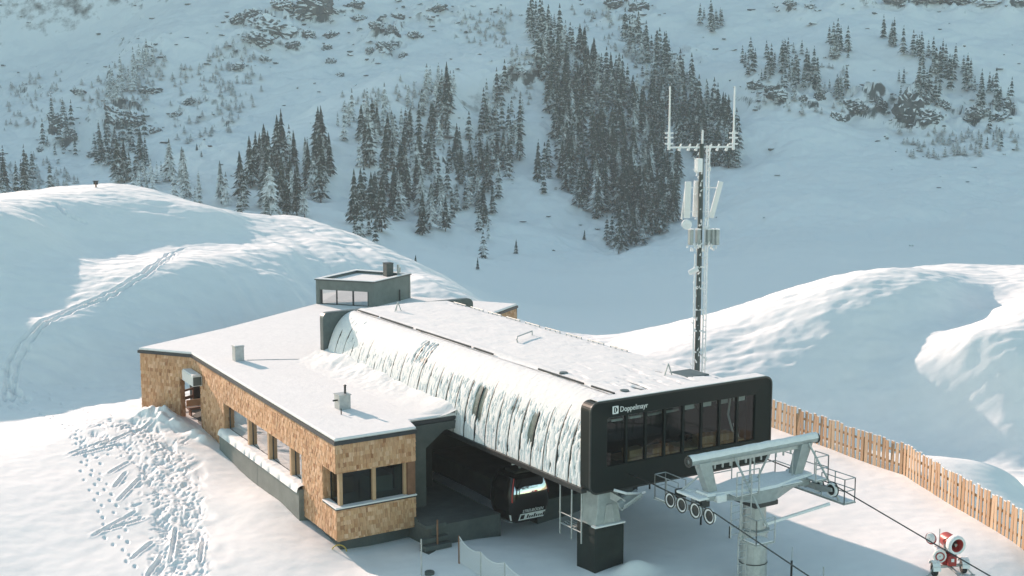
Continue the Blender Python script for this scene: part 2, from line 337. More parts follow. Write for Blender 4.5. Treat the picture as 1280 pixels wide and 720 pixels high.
rows = np.r_[geo(26, 48, 70), geo(48, 88, 420), geo(88, 150, 340), geo(150, 240.5, 60)]
cols = np.r_[np.linspace(-.50, -.375, 50)[:-1], np.linspace(-.375, -.215, 250)[:-1], np.linspace(-.215, .50, 490)]
FF, SS = np.meshgrid(rows, cols, indexing='ij'); LL = FF*SS
ZZ = near_h(FF, LL)
def stamp(x, y, ang, a, b, depth, rim=0.12):
    """press an elongated print into the snow"""
    f, l = w2f(x, y); R = 2.2*max(a, b)
    i0, i1 = np.searchsorted(rows, (f-R, f+R)); j0, j1 = np.searchsorted(cols, ((l-R)/f, (l+R)/f))
    if i1 <= i0 or j1 <= j0: return
    X, Y = f2w(FF[i0:i1, j0:j1], LL[i0:i1, j0:j1]); dx = X-x; dy = Y-y; c, s = math.cos(ang), math.sin(ang)
    q = ((dx*c+dy*s)/a)**2+((-dx*s+dy*c)/b)**2
    ZZ[i0:i1, j0:j1] += -depth*np.exp(-(q*1.1)**2)+rim*depth*np.exp(-(np.sqrt(q)-1.45)**2*5)
def line_px(poly, step):
    """resample a pixel polyline on the ground"""
    W = [ground_at(*q) for q in poly]; out = []
    for a, b in zip(W[:-1], W[1:]):
        n = max(1, int(math.dist(a[:2], b[:2])/step)); out += [(a[0]+(b[0]-a[0])*k/n, a[1]+(b[1]-a[1])*k/n, math.atan2(b[1]-a[1], b[0]-a[0])) for k in range(n)]
    return out
trail = [(12,500),(14,478),(18,452),(30,430),(58,402),(95,386),(125,374),(158,357),(182,342),(205,325),(215,316)]
for x, y, a in line_px(trail, .45):
    for off in (-.28, .28):
        stamp(x-math.sin(a)*off+random.gauss(0, .06), y+math.cos(a)*off+random.gauss(0, .06), a, .42, .17, random.uniform(.12, .26))
for x, y, a in line_px([(14,478),(20,500),(16,470)], .3): stamp(x+random.gauss(0,.5), y+random.gauss(0,.6), random.uniform(0,3), .3, .2, .2)
for x, y, a in line_px([(70,255),(82,268),(110,280)], .5): stamp(x, y, a, .4, .25, .22)
for x, y, a in line_px([(215,316),(236,309)], .6): stamp(x, y, a, .4, .2, .15)
for pl in ([(20,480),(60,493),(95,512),(140,522),(185,520)], [(20,478),(75,480),(130,486),(180,484)], [(14,500),(60,520),(100,548),(128,600),(150,650),(165,720)], [(92,545),(112,600),(128,640),(140,690)], [(0,505),(22,492)]):
    for k, (x, y, a) in enumerate(line_px(pl, .75)):
        o = .16 if k % 2 else -.16
        stamp(x-math.sin(a)*o+random.gauss(0,.08), y+math.cos(a)*o+random.gauss(0,.08), a, .20, .09, random.uniform(.05, .10), .05)
def inpoly(x, y, P):
    c = False; j = len(P)-1
    for i in range(len(P)):
        if (P[i][1] > y) != (P[j][1] > y) and x < (P[j][0]-P[i][0])*(y-P[i][1])/(P[j][1]-P[i][1])+P[i][0]: c = not c
        j = i
    return c
def rpoly(P):
    xs = [q[0] for q in P]; ys = [q[1] for q in P]
    while True:
        x, y = random.uniform(min(xs), max(xs)), random.uniform(min(ys), max(ys))
        if inpoly(x, y, P): return x, y
trample = [(85,532),(130,520),(200,520),(235,548),(250,600),(262,660),(262,720),(178,720),(190,690),(188,645),(150,655),(160,630),(180,620),(140,612),(165,575),(90,572)]
tp = [rpoly(trample) for _ in range(420)]
for pl in ([(135,524),(190,545),(215,590),(225,650),(222,720)], [(150,530),(205,560),(240,610),(250,670),(255,720)], [(110,540),(160,560),(195,610),(205,660),(195,720)], [(120,530),(185,535),(228,575),(238,640),(236,720)], [(170,525),(200,580),(210,640),(208,720)]):
    for a, b in zip(pl[:-1], pl[1:]): tp += [(a[0]+(b[0]-a[0])*t+random.gauss(0, 3.5), a[1]+(b[1]-a[1])*t+random.gauss(0, 2)) for t in [random.random() for _ in range(34)]]
for pl in ([(135,524),(190,545),(215,590),(225,650),(222,720)], [(110,540),(160,560),(195,610),(205,660),(195,720)], [(170,525),(235,575),(250,660),(255,720)]):
    for x, y, a in line_px(pl, .8): stamp(x+random.gauss(0, .3), y+random.gauss(0, .3), a+random.gauss(0, .3), random.uniform(.6, 1.3), random.uniform(.25, .5), random.uniform(.02, .07), 0)
fz = np.linspace(45, 110, 500)
for px, py in tp:
    F_, L_, Z_ = pix(px, py, fz); k = np.argmax(Z_ < nearT(F_, L_)); x, y = f2w(F_[k], L_[k])
    stamp(x, y, random.gauss(1.1, .5), random.choice((.12, .15, .18, .3, .6))*random.uniform(.8, 1.2), random.uniform(.06, .12), random.uniform(.015, .055), .06)
for p0, p1 in (((92,566),(140,548)), ((97,570),(150,556)), ((140,590),(160,578)), ((145,608),(158,590)), ((121,668),(170,640)), ((124,666),(180,650)), ((167,698),(190,678)), ((185,720),(205,690)), ((130,555),(190,530)), ((214,700),(220,660)), ((250,700),(255,670)), ((150,625),(175,598))):
    for x, y, a in line_px([p0, p1], .25): stamp(x, y, a, .35, .11, random.uniform(.05, .11), .2)
# shovelled heaps beside the entrance and along the wall
for x, y, r, h in ((-8.3,34.2,.9,.55),(-7.4,33.4,.8,.5),(-7.2,31.6,.8,.4),(-6.9,29.6,.6,.45),(-6.7,28.6,.5,.4),(-7.9,32.6,1.0,.35)):
    f, l = w2f(x, y); X, Y = f2w(FF, LL); q = ((X-x)**2+(Y-y)**2)/r**2
    ZZ += h*np.exp(-q*1.3)*(1+.35*vnoise(X*2.2, Y*2.2, 21))
# excavated bed under the station, the drift at the pillar
X, Y = f2w(FF, LL)
ZZ += .5*np.exp(-(((X-1.8)/.9)**2+((Y+1.0)/.7)**2)*1.2)
edge = np.maximum(sstep(cols[12]*FF, cols[0]*FF, LL), sstep(cols[-13]*FF, cols[-1]*FF, LL))
edge = np.maximum(edge, sstep(28, 26, FF))
ZZ -= 30*edge
ground = gridmesh('snow_ground', X, Y, ZZ, M['snow']); tag(ground, kind='structure', label='snow covered ground with trampled tracks, drifted hill and ridge')

# ------------------------------------------------------------------ far mountain
MP = []
def mp(px, py, d): MP.append(pix(px, py, d))
def ml(lat, f, z): MP.append((f, lat, z))
for q in ((640,440,300),(760,430,300),(900,380,330),(500,330,330),(640,380,360),(760,380,360),(1000,340,390),(1150,325,400),(1300,325,410),(640,335,440),(780,335,450),
          (1000,290,470),(1150,280,490),(1300,270,500),(1000,240,560),(1150,230,580),(1300,215,600),(1000,190,660),(1150,180,680),(1300,165,690),
          (940,160,700),(1050,145,715),(1150,150,715),(1260,140,720),(940,100,760),(1050,95,760),(1180,80,770),(1300,90,770),(1000,50,830),(1150,50,830),(1290,50,830),(1000,5,920),(1150,10,900),(1290,5,905),
          # central spur with the dense wood, its open gully on the left
          (650,86,745),(700,60,790),(760,55,850),(640,150,680),(650,220,610),(640,300,540),(600,150,690),(590,220,625),(575,290,555),(700,150,690),(740,200,640),(780,260,590),(800,310,545),(830,180,690),(860,230,640),(850,120,770),(900,150,740),(880,60,860),(800,0,990),(900,0,960),(700,0,980),
          # left spur with the frosted trees, silhouetted against the slope behind
          (290,212,530),(350,188,560),(420,152,610),(490,132,645),(560,106,690),(610,95,725),(300,265,450),(380,260,465),(450,280,455),(520,300,470),(430,215,525),(500,220,545),(560,210,590),
          (300,190,730),(420,135,780),(520,95,810),(600,70,820),(420,80,900),(520,50,920),(620,40,930),(350,20,990),(450,10,1000),(560,0,1010),(330,100,870),
          # far left slopes
          (30,235,640),(130,232,640),(210,232,640),(220,180,760),(150,190,790),(60,200,800),(100,150,850),(180,140,850),(250,120,870),(110,112,890),(160,80,915),(215,45,945),(290,0,1000),(30,130,980),(60,90,1020),(130,50,1060),(60,30,1090),(180,15,1080),(-40,160,950),(-60,60,1080),(-60,230,680)):
    mp(*q)
# the mountain goes on above and beside the picture
for lat in (-1300, -1000, -750, -500, -250, 0, 250, 500, 750): ml(lat, 1400, 450 if lat < 300 else 360); ml(lat, 1540, 380)
for lat in (-500, -250, 0, 250): ml(lat, 1230, 235)
for q in ((-900,1100,200),(-1250,1100,200),(-700,1100,180),(-700,800,60),(-1000,800,60),(-450,600,-10),(-800,500,-20),(-1100,500,-20),(-500,350,-40),(-800,250,-50),(-300,250,-55),(-150,250,-52),(0,225,-56),(200,225,-56),(500,900,70),(700,900,100),(500,500,-40),(700,500,-40),(400,300,-55),(700,300,-60)): ml(*q)
MP = np.array(MP)
farT = TPS(MP[:, :2], MP[:, 2], 1e-6)
def ridged(x, y, s, o=4):
    t = 0; a = 1
    for k in range(o): t = t+a*(1-2*np.abs(vnoise(x*2**k, y*2**k, s+k*13))); a *= .5
    return t
CRAG_AREAS = [  # (centre px, py, half width, half height, strength)
    (345,40,45,26,1.0),(395,15,40,14,1.0),(480,50,30,30,.8),(530,20,30,20,.6),(150,150,50,22,.8),(75,165,22,26,.7),(180,50,60,12,.3),(1000,122,60,14,.9),(1090,130,60,20,.8),(1150,140,35,28,1.0),(1230,140,45,20,.9),
    (1180,3,110,9,1.1),(990,8,24,10,.8),(785,10,28,16,1.0),(650,92,30,16,.8),(860,70,30,20,.4),(300,70,30,30,.5),(580,30,40,30,.4),(560,200,26,30,.5),(700,60,40,30,.4),(250,150,60,50,.35),(30,110,40,20,.4)]
def far_h(f, l, detail=True):
    z = farT(f, l)
    if detail:
        x, y = f2w(f, l)
        fade = sstep(330, 520, f)
        z = z+fade*(5.0*fbm(x/90, y/90, 31, 3)+1.6*fbm(x/22, y/22, 33, 4)+0.5*ridged(x/9, y/9, 35, 3))
        px, py, dd = toPix(x, y, z); m = 0
        for cx, cy, w, h, s in CRAG_AREAS: m = np.maximum(m, s*np.exp(-(((px-cx)/w)**2+((py-cy)/h)**2)))
        m = m*(f > 420)
        z = z+m*(6.5*ridged(x/24, y/24, 41, 5)+6.5*(np.round(z/9+1.2*fbm(x/30, y/30, 43, 3))-z/9))
    return z
mrows = np.r_[225*np.exp(np.linspace(0, math.log(500/225), 110)), 500*np.exp(np.linspace(0, math.log(1150/500), 420))[1:], np.linspace(1150, 1540, 60)[1:]]
mcols = np.r_[np.linspace(-1.15, -0.44, 60)[:-1], np.linspace(-0.44, 0.44, 620), np.linspace(0.44, 0.62, 16)[1:]]
MF, MS = np.meshgrid(mrows, mcols, indexing='ij'); MLt = MF*MS
MZ = far_h(MF, MLt); mX, mY = f2w(MF, MLt)
mountain = gridmesh('mountain', mX, mY, MZ, M['mountain']); tag(mountain, kind='structure', label='snowy rocky mountainside rising behind the station')
def far_at(pxs, pys):
    """batch: where view rays meet the mountain (nearest grid lookup)"""
    d = np.linspace(300, 1350, 700); out = []
    for px, py in zip(pxs, pys):
        F_, L_, Z_ = pix(px, py, d)
        i = np.clip(np.searchsorted(mrows, F_), 0, len(mrows)-1); j = np.clip(np.searchsorted(mcols, L_/F_), 0, len(mcols)-1)
        k = np.argmax(Z_ < MZ[i, j]); x, y = f2w(F_[k], L_[k]); out.append((x, y, MZ[i[k], j[k]], d[k]))
    return out
# the land goes on behind and beside the viewpoint
gf, gl = np.meshgrid(np.linspace(-900, 320, 62), np.linspace(-1300, 1000, 80), indexing='ij')
gx, gy = f2w(gf, gl); gzz = -9-0.16*np.maximum(0, 40-gf)-0.19*np.maximum(0, gf-40)-0.02*np.abs(gl)+4*fbm(gx/120, gy/120, 71, 4)
gzz = np.maximum(gzz, -150); gzz = gzz-60*sstep(200, 240, gf)*(np.abs(gl) < 330)
outer = gridmesh('snow_slope', gx, gy, gzz, M['snow']); tag(outer, kind='structure', label='snow slope falling away around the plateau')
# ================================================================== timber clad lodge
A2, B2, E2 = np.array([-7.1, 10.1]), np.array([-5.83, 32.9]), np.array([-8.05, 35.95])
lodge = thing('timber_lodge', (-5, 20, -0.6), 'flat roofed lodge clad in larch shingles, its roof under snow', 'building')
ZR = 4.2
def wall_frame(P0, P1):
    d = (np.array(P1)-np.array(P0)); L = np.linalg.norm(d); d = d/L; return np.array(P0), d, L
def wpt(fr, s, off, z, out): return (*(fr[0]+fr[1]*s+np.array(out)*off), z)
def wall_slab(mb, fr, out, z0, z1, holes, thick, s0=0, s1=None):
    s1 = fr[2] if s1 is None else s1
    S = sorted({s0, s1, *[min(max(h[k], s0), s1) for h in holes for k in (0, 1)]}); Z = sorted({z0, z1, *[min(max(h[k], z0), z1) for h in holes for k in (2, 3)]})
    for a, b in zip(S[:-1], S[1:]):
        for c, d in zip(Z[:-1], Z[1:]):
            m = ((a+b)/2, (c+d)/2)
            if any(h[0] < m[0] < h[1] and h[2] < m[1] < h[3] for h in holes): continue
            mb.extr([wpt(fr, a, 0, c, out), wpt(fr, b, 0, c, out), wpt(fr, b, 0, d, out), wpt(fr, a, 0, d, out)], (-out[0]*thick, -out[1]*thick, 0))
def shingles(mb, fr, out, z0, z1, holes, s0=0, s1=None, zlow=None):
    s1 = fr[2] if s1 is None else s1; rowh = 0.215; k = 0; z = z1-rowh
    while z > z0-rowh:
        s = s0-random.uniform(0, .12)
        while s < s1:
            w = random.choice((.09, .11, .13, .16, .19, .22)); a, b = max(s, s0), min(s+w-.012, s1); s += w
            if b-a < .02: continue
            za, zb = max(z+random.uniform(-.02, .012), z0), min(z+rowh*1.25, z1); ok = True
            for h in holes:
                if a < h[1] and b > h[0] and za < h[3] and zb > h[2]:
                    if a >= h[0]-.03 and b <= h[1]+.03:
                        if zb > h[3]: za = h[3]
                        elif za < h[2]: zb = h[2]
                        else: ok = False
                    elif a < h[0]: b = h[0]
                    else: a = h[1]
            if not ok or b-a < .015 or zb-za < .015: continue
            t = random.uniform(.03, .058)
            P = [wpt(fr, a, t, za, out), wpt(fr, b, t, za, out), wpt(fr, b, .012, zb, out), wpt(fr, a, .012, zb, out),
                 wpt(fr, a, 0, za, out), wpt(fr, b, 0, za, out), wpt(fr, b, 0, zb, out), wpt(fr, a, 0, zb, out)]
            mb.add(P, [(0, 1, 2, 3), (0, 4, 5, 1), (0, 3, 7, 4), (1, 5, 6, 2)])
        z -= rowh
fL = wall_frame(A2, B2); oL = np.array([-fL[1][1], fL[1][0]])
fE = wall_frame(B2, E2); oE = np.array([-fE[1][1], fE[1][0]])
fF = wall_frame(A2, (-2.95, 10.1)); oF = np.array([0., -1.])
STRIP = (4.4, 16.8, -1, 2.5)          # window strip with the concrete ledge under it
CORN = (-1, 1.66, .95, 2.66)          # corner window on the long side
DOOR = (21.3, 99, -2, 2.62)           # open porch round the far corner
hl = [STRIP, CORN, DOOR]
w = MB(); wall_slab(w, fL, oL, -.55, 4.02, hl, .38); long_wall = w.build('long_wall', M['darkpine'], lodge)
s = MB(); shingles(s, fL, oL, -.55, 4.02, hl); s.build('shingle_cladding', M['shingle'], long_wall, kind='stuff')
hE = [(-1, .95, -2, 2.62)]
w = MB(); wall_slab(w, fE, oE, -.3, 4.02, hE, .45); end_wall = w.build('end_wall', M['darkpine'], lodge)
s = MB(); shingles(s, fE, oE, -.3, 4.02, hE); shingles(s, wall_frame(fE[0]+fE[1]*.95, fE[0]+fE[1]*.95-oE*.45), -fE[1], -.3, 2.62, []); s.build('shingle_cladding', M['shingle'], end_wall, kind='stuff')
hF = [(-1, 3.75, .95, 2.66)]
w = MB(); wall_slab(w, fF, oF, -.6, 4.02, hF, .30); front_wall = w.build('front_wall', M['darkpine'], lodge)
s = MB(); shingles(s, fF, oF, -.6, 4.02, [(-1, 5, .95, 2.66)]); s.build('shingle_cladding', M['shingle'], front_wall, kind='stuff')
# lining of the reveals
s = MB(); shingles(s, wall_frame(fL[0]+fL[1]*1.66, fL[0]+fL[1]*1.66-oL*.5), -fL[1], .95, 2.66, []); s.build('window_reveal', M['shingle'], long_wall, kind='stuff')
s = MB(); shingles(s, wall_frame(fL[0]+fL[1]*16.8, fL[0]+fL[1]*16.8-oL*.45), -fL[1], .85, 2.5, []); s.build('window_reveal', M['shingle'], long_wall, kind='stuff')
s = MB(); s.extr([wpt(fL, 21.3, 0, -.3, oL), wpt(fL, 21.3, -.5, -.3, oL), wpt(fL, 21.3, -.5, 2.62, oL), wpt(fL, 21.3, 0, 2.62, oL)], (*(fL[1]*.02), 0)); s.build('porch_jamb', M['darkpine'], long_wall)
# end return of the front band on the right
s = MB(); fr_ = wall_frame((-2.95, 10.1), (-2.95, 11.45)); wall_slab(s, fr_, (1, 0), 2.66, 4.02, [], .2); rw = s.build('return_wall', M['darkpine'], lodge); s = MB(); wall_slab(s, fr_, (1, 0), -.6, .95, [], .2); s.build('return_wall', M['darkpine'], lodge)
s = MB(); shingles(s, fr_, (1, 0), 2.66, 4.02, []); shingles(s, fr_, (1, 0), -.6, .95, []); s.build('shingle_cladding', M['shingle'], rw, kind='stuff')
# sills, soffit, interior of the corner room
MB().prism([(-7.06, 10.14), (-2.98, 10.14), (-2.98, 15), (-6.8, 15)], .78, .94).build('room_floor', M['room'], lodge)
MB().prism([(-7.02, 10.2), (-3.0, 10.2), (-3.0, 15), (-6.75, 15)], 2.67, 2.8).build('window_soffit', M['darkpine'], lodge)
MB().bx(-6.8, -2.95, 14.6, 14.8, .94, 2.67).build('room_wall', M['room'], lodge)
MB().bx(-3.25, -2.98, 10.75, 14.6, .94, 2.67).build('room_wall', M['room'], lodge)
MB().bx(-4.6, -3.4, 11.6, 14.4, .94, 1.7).build('room_counter', M['room'], lodge)
MB().bx(-6.0, -5.2, 12.2, 14.2, .94, 1.75).build('room_counter', M['darkpine'], lodge)
cw_ = MB()
# snowy outer sill of the corner window
sl = MB(); sl.prism([(-7.17, 10.02), (-2.9, 10.02), (-2.9, 10.5), (-6.75, 10.5), (-6.67, 11.76), (-7.07, 11.76)], .90, .955); sill = sl.build('window_sill', M['edge'], front_wall)
sl = MB(); sl.prism([(-7.19, 10.0), (-2.9, 10.0), (-2.9, 10.42), (-6.8, 10.42), (-6.72, 11.74), (-7.09, 11.74)], .957, 1.03); sl.build('sill_snow', M['roofsnow'], sill, bevel=.03)
for x0, x1 in ((-6.72, -5.1), (-5.02, -3.45)):
    fo = MB(); y = 10.44
    fo.bx(x0, x1, y-.03, y+.05, .96, 1.03); fo.bx(x0, x1, y-.03, y+.05, 2.58, 2.66)
    fo.bx(x0, x0+.05, y-.03, y+.05, 1.03, 2.58); fo.bx(x1-.05, x1, y-.03, y+.05, 1.03, 2.58)
    fo = fo.build('window', M['edge'], front_wall); MB().bx(x0+.05, x1-.05, y, y+.02, 1.03, 2.58).build('pane', M['glass'], fo)
for x, y in ((-6.78, 10.4), (-5.06, 10.38), (-3.39, 10.38)):
    MB().bx(x-.09, x+.09, y-.12, y+.12, .96, 2.665).build('window_post', M['pine'], front_wall, bevel=.01)
fo = MB(); q = lambda s, o, z: wpt(fL, s, o, z, oL)
def wbox(mb, s0, s1, o0, o1, z0, z1, fr=fL, out=oL):
    return mb.extr([wpt(fr, s0, o0, z0, out), wpt(fr, s1, o0, z0, out), wpt(fr, s1, o1, z0, out), wpt(fr, s0, o1, z0, out)], (0, 0, z1-z0))
wbox(fo, .5, 1.62, -.42, -.34, .96, 1.03); wbox(fo, .5, 1.62, -.42, -.34, 2.58, 2.66); wbox(fo, .5, .55, -.42, -.34, 1.03, 2.58); wbox(fo, 1.57, 1.62, -.42, -.34, 1.03, 2.58)
fo = fo.build('window', M['edge'], long_wall); wbox(MB(), .55, 1.57, -.39, -.37, 1.03, 2.58).build('pane', M['glass'], fo)
# the long strip: four lights between pine posts, concrete ledge with a snow cornice
edges = [4.45, 6.22, 9.54, 12.77, 16.75]
for a, b in zip(edges[:-1], edges[1:]):
    fo = MB(); wbox(fo, a+.1, b-.1, -.32, -.24, .85, .93); wbox(fo, a+.1, b-.1, -.32, -.24, 2.42, 2.5); wbox(fo, a+.1, a+.16, -.32, -.24, .93, 2.42); wbox(fo, b-.16, b-.1, -.32, -.24, .93, 2.42)
    fo = fo.build('window', M['edge'], long_wall); wbox(MB(), a+.16, b-.16, -.29, -.27, .93, 2.42).build('pane', M['mirrorglass'], fo)
for e in edges[1:-1]:
    MB.build(wbox(MB(), e-.12, e+.12, -.30, -.04, .85, 2.5), 'window_post', M['pine'], long_wall, bevel=.01)
wbox(MB(), 4.4, 16.8, -2.6, -2.5, .6, 2.8).build('room_wall', M['room'], lodge)
wbox(MB(), 4.4, 16.8, -2.5, -.33, .6, .84).build('room_floor', M['room'], lodge)
wbox(MB(), 4.4, 16.8, -2.5, -.33, 2.505, 2.7).build('window_soffit', M['darkpine'], lodge)
pl = MB(); 
for a, b in ((4.2, 10.4), (10.42, 16.95)): wbox(pl, a, b, -.35, .30, -1.6, .80)
plinth = pl.build('concrete_plinth', M['concrete'], lodge, bevel=.015)
# snow lying on the ledge, bulging and broken along its edge
S_, O_ = np.meshgrid(np.linspace(4.22, 16.93, 150), np.linspace(-.24, .40, 16), indexing='ij')
px_ = fL[0][0]+fL[1][0]*S_+oL[0]*(O_); py_ = fL[0][1]+fL[1][1]*S_+oL[1]*(O_)
lip = .36+.05*vnoise(S_*1.3, S_*0, 3)
th = .20*np.sqrt(np.clip(1-np.clip((O_-.10)/(lip-.10), 0, 1)**2, 0, 1))
sz = np.where(O_ >= lip, .66, .80+th+.02*vnoise(S_*3, O_*3, 5))
gridmesh('ledge_snow', px_, py_, sz, M['roofsnow'], plinth)
# dark recessed base under the front
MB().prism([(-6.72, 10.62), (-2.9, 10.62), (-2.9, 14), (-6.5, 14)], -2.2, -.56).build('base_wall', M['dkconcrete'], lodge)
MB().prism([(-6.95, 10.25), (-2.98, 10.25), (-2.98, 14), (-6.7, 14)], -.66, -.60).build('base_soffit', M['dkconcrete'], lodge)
# other walls and the roof
rb = [tuple(A2), (-2.95, 10.1), (-2.6, 11.45), (.3, 11.45), (.3, 27.4), (9.8, 27.4), (13, 31), (16.1, 34.7), (20.1, 37.3), (17.5, 41.0), (12.6, 48), (7.8, 45), (-1.4, 39.3), tuple(E2), tuple(B2)]
def grow(poly, d):
    n = len(poly); out = []
    for i in range(n):
        p0, p1, p2 = (np.array(poly[(i+k) % n], float) for k in (-1, 0, 1)); a = (p1-p0)/np.linalg.norm(p1-p0); b = (p2-p1)/np.linalg.norm(p2-p1)
        na = np.array([a[1], -a[0]]); nb = np.array([b[1], -b[0]]); k = (na+nb); k = k/max(.3, k @ na); out.append(tuple(p1+d*k))
    return out
wb = MB()
for a, b in (((-1.4,39.3),(7.8,45)),((7.8,45),(12.6,48)),((12.6,48),(17.5,41)),((17.5,41),(20.1,37.3)),((13,31),(9.8,27.4)),((-4.2,37.95),(-1.4,39.3))):
    MB().bar((*a, 1.6), (*b, 1.6), .3, 4.85).build('rear_wall', M['dkconcrete'], lodge)
fT = wall_frame((13, 31), (20.1, 37.3)); 
tw = MB(); fT1 = wall_frame((16.1, 34.7), (20.1, 37.3)); oT = np.array([fT1[1][1], -fT1[1][0]]); wall_slab(tw, fT1, oT, -1, 4.02, [], .3); tw2 = tw.build('side_wall', M['darkpine'], lodge)
s = MB(); shingles(s, fT1, oT, 1.5, 4.02, []); s.build('shingle_cladding', M['shingle'], tw2, kind='stuff')
roof = MB().prism(grow(rb, .10), 4.025, ZR).build('roof', M['edge'], lodge)
MB().prism(grow(rb, .06), ZR+.001, ZR+.15).build('roof_snow', M['roofsnow'], roof, bevel=.07)
MB().prism(grow(rb, -.4), 3.7, 4.02).build('ceiling', M['dark'], roof)
# inner porch: floor, back post, railings
MB().prism([(-5.6, 31.4), (-2.2, 31.4), (-2.2, 38.5), (-7.6, 35.8), (-5.9, 33.2)], -.5, .05).build('porch_floor', M['dkconcrete'], lodge)
MB().bx(-3.4, -3.0, 31.2, 38.4, .05, 3.7).build('porch_wall', M['darkpine'], lodge)
MB().extr([(-5.45, 31.3, -.3), (-3.2, 31.3, -.3), (-3.2, 31.3, 3.7), (-5.45, 31.3, 3.7)], (0, -.15, 0)).build('porch_wall', M['darkpine'], lodge)
rl = MB(); rl.bar((-6.2, 36.4, 1.05), (-4.3, 37.4, 1.05), .08, .12); rl.bar((-6.2, 36.4, .05), (-6.2, 36.4, 1.05), .09, .09, (0, 1, 0)); rl.bar((-4.3, 37.4, .05), (-4.3, 37.4, 1.05), .09, .09, (0, 1, 0)); rl.bar((-6.2, 36.4, .55), (-4.3, 37.4, .55), .05, .2)
rl.build('porch_railing', M['darkpine'], lodge)
# light box over the porch, snow on it
c0 = np.array([*(fL[0]+fL[1]*22.55+oL*.32), 0]); d0 = np.array([*(fE[1]), 0])
lb = MB(); sb = np.array([*fL[1], 0])
p0 = fL[0]+fL[1]*20.75+oL*.04; p1 = fL[0]+fL[1]*22.9+oL*.04
bx_ = MB(); wbox(bx_, 20.8, 23.0, .04, .62, 2.68, 3.28); box_ = bx_.build('sign_box', M['white'], lodge, bevel=.02)
bx_ = MB(); wbox(bx_, 20.79, 20.795, .08, .58, 2.72, 3.24); bx_.build('end_panel', M['dkconcrete'], box_)
bx_ = MB(); wbox(bx_, 20.85, 22.95, .08, .60, 3.281, 3.36); bx_.build('box_snow', M['roofsnow'], box_, bevel=.04)
# chimneys
def chimney(x, y, w, d, h, name='chimney'):
    b = MB().bx(x-w/2, x+w/2, y-d/2, y+d/2, ZR+.05, ZR+h).build(name, M['galv'], roof, bevel=.01)
    return b
ch = chimney(-4.38, 29.1, .55, .5, .98); MB().bx(-4.68, -4.08, 28.83, 29.37, ZR+.985, ZR+1.03).build('cap', M['galv'], ch); MB().bx(-4.66, -4.1, 28.85, 29.35, ZR+1.032, ZR+1.08).build('cap_snow', M['roofsnow'], ch, bevel=.02)
ch = chimney(-4.3, 15.2, .62, .6, .86); MB().bx(-4.64, -3.96, 14.87, 15.53, ZR+.865, ZR+.91).build('cap', M['galv'], ch)
MB().tube((-4.15, 15.2, ZR+.9), (-4.15, 15.2, ZR+1.3), .06).build('flue', M['darksteel'], ch)
MB().tube((-4.15, 15.2, ZR+1.3), (-4.15, 15.2, ZR+1.36), .10, .02).build('flue_hat', M['darksteel'], ch)
MB().tube((-4.85, 15.15, ZR+.62), (-4.6, 15.15, ZR+.62), .045).build('vent_pipe', M['darksteel'], ch)
for x, y, h in ((-4.9, 14.1, .45), (-3.2, 17.4, .3)): MB().tube((x, y, ZR+.1), (x, y, ZR+h), .03).build('vent_pipe', M['darksteel'], roof)
MB().path([(-3.95, 28.85, ZR+.155), (-2.6, 28.2, ZR+.16), (-1.3, 27.5, ZR+.155), (-.1, 26.8, ZR+.17)], .022, 5).build('snow_crack_line', M['steel'], roof)  # thin tube added to stand for the crack line in the snow
# snow drifted against the hall
yy, xx = np.meshgrid(np.linspace(11.3, 27.2, 130), np.linspace(-2.6, .9, 44), indexing='ij')
t = np.clip((xx+2.4)/2.9, 0, 1); amp = .55+.35*sstep(15, 25, yy)
zz = ZR+.13+amp*t**2.2*(1+.3*vnoise(yy*.6, xx*.6, 4))+.05*t*fbm(yy*2.2, xx*2.2, 6, 4)*sstep(14, 18, yy)
zz = zz-.25*sstep(12.2, 11.3, yy)*t
gridmesh('drifted_snow', xx, yy, zz, M['roofsnow'], roof)
# concrete lantern on the roof deck
LQ = [(7.8, 45.0), (10.72, 41.47), (14.83, 43.67), (12.3, 47.6)]
lan = thing('rooftop_lantern', (11, 44, ZR), 'grey concrete lantern box with a strip window on the lodge roof', 'rooftop room')
def seg(mb, a, b, z0, z1, th=.25, off=0):
    a = np.array(a); b = np.array(b); d = (b-a)/np.linalg.norm(b-a); n = np.array([-d[1], d[0]])
    a2, b2 = a+n*off, b+n*off
    return mb.extr([(*a2, z0), (*b2, z0), (*(b2+n*th), z0), (*(a2+n*th), z0)], (0, 0, z1-z0))
lw = MB(); p0, p1 = np.array(LQ[0]), np.array(LQ[1]); U = lambda t: p0+(p1-p0)*t
seg(lw, U(0), U(.07), ZR, 6.1); seg(lw, U(.90), U(1), ZR, 6.1); seg(lw, U(.07), U(.90), 5.42, 6.1); seg(lw, U(.07), U(.90), ZR, 4.36)
for a, b in ((1, 2), (2, 3), (3, 0)): seg(lw, LQ[a], LQ[b], ZR, 6.1)
lw.build('wall', M['concrete'], lan)
for t0, t1 in ((.07, .10), (.34, .36), (.62, .645), (.88, .90)): seg(MB(), U(t0), U(t1), 4.36, 5.42, .1, .06).build('window_post', M['edge'], lan)
for t0, t1 in ((.10, .34), (.36, .62), (.645, .88)): seg(MB(), U(t0), U(t1), 4.4, 5.40, .02, .1).build('pane', M['mirrorglass'], lan)
MB().prism([tuple(np.array(q)*.96+np.array((11.4, 44.4))*.04) for q in LQ], 4.25, 4.34).build('floor', M['room'], lan)
rp = MB(); cen = np.array((11.4, 44.43))
def sc(k): return [tuple(cen+(np.array(q)-cen)*k) for q in LQ]
for i in range(4):
    o0, o1, i0, i1 = sc(1.03)[i], sc(1.03)[(i+1) % 4], sc(.88)[i], sc(.88)[(i+1) % 4]
    rp.extr([(*o0, 6.1), (*o1, 6.1), (*i1, 6.1), (*i0, 6.1)], (0, 0, .06))
rp.build('parapet_cap', M['edge'], lan)
rs = MB()
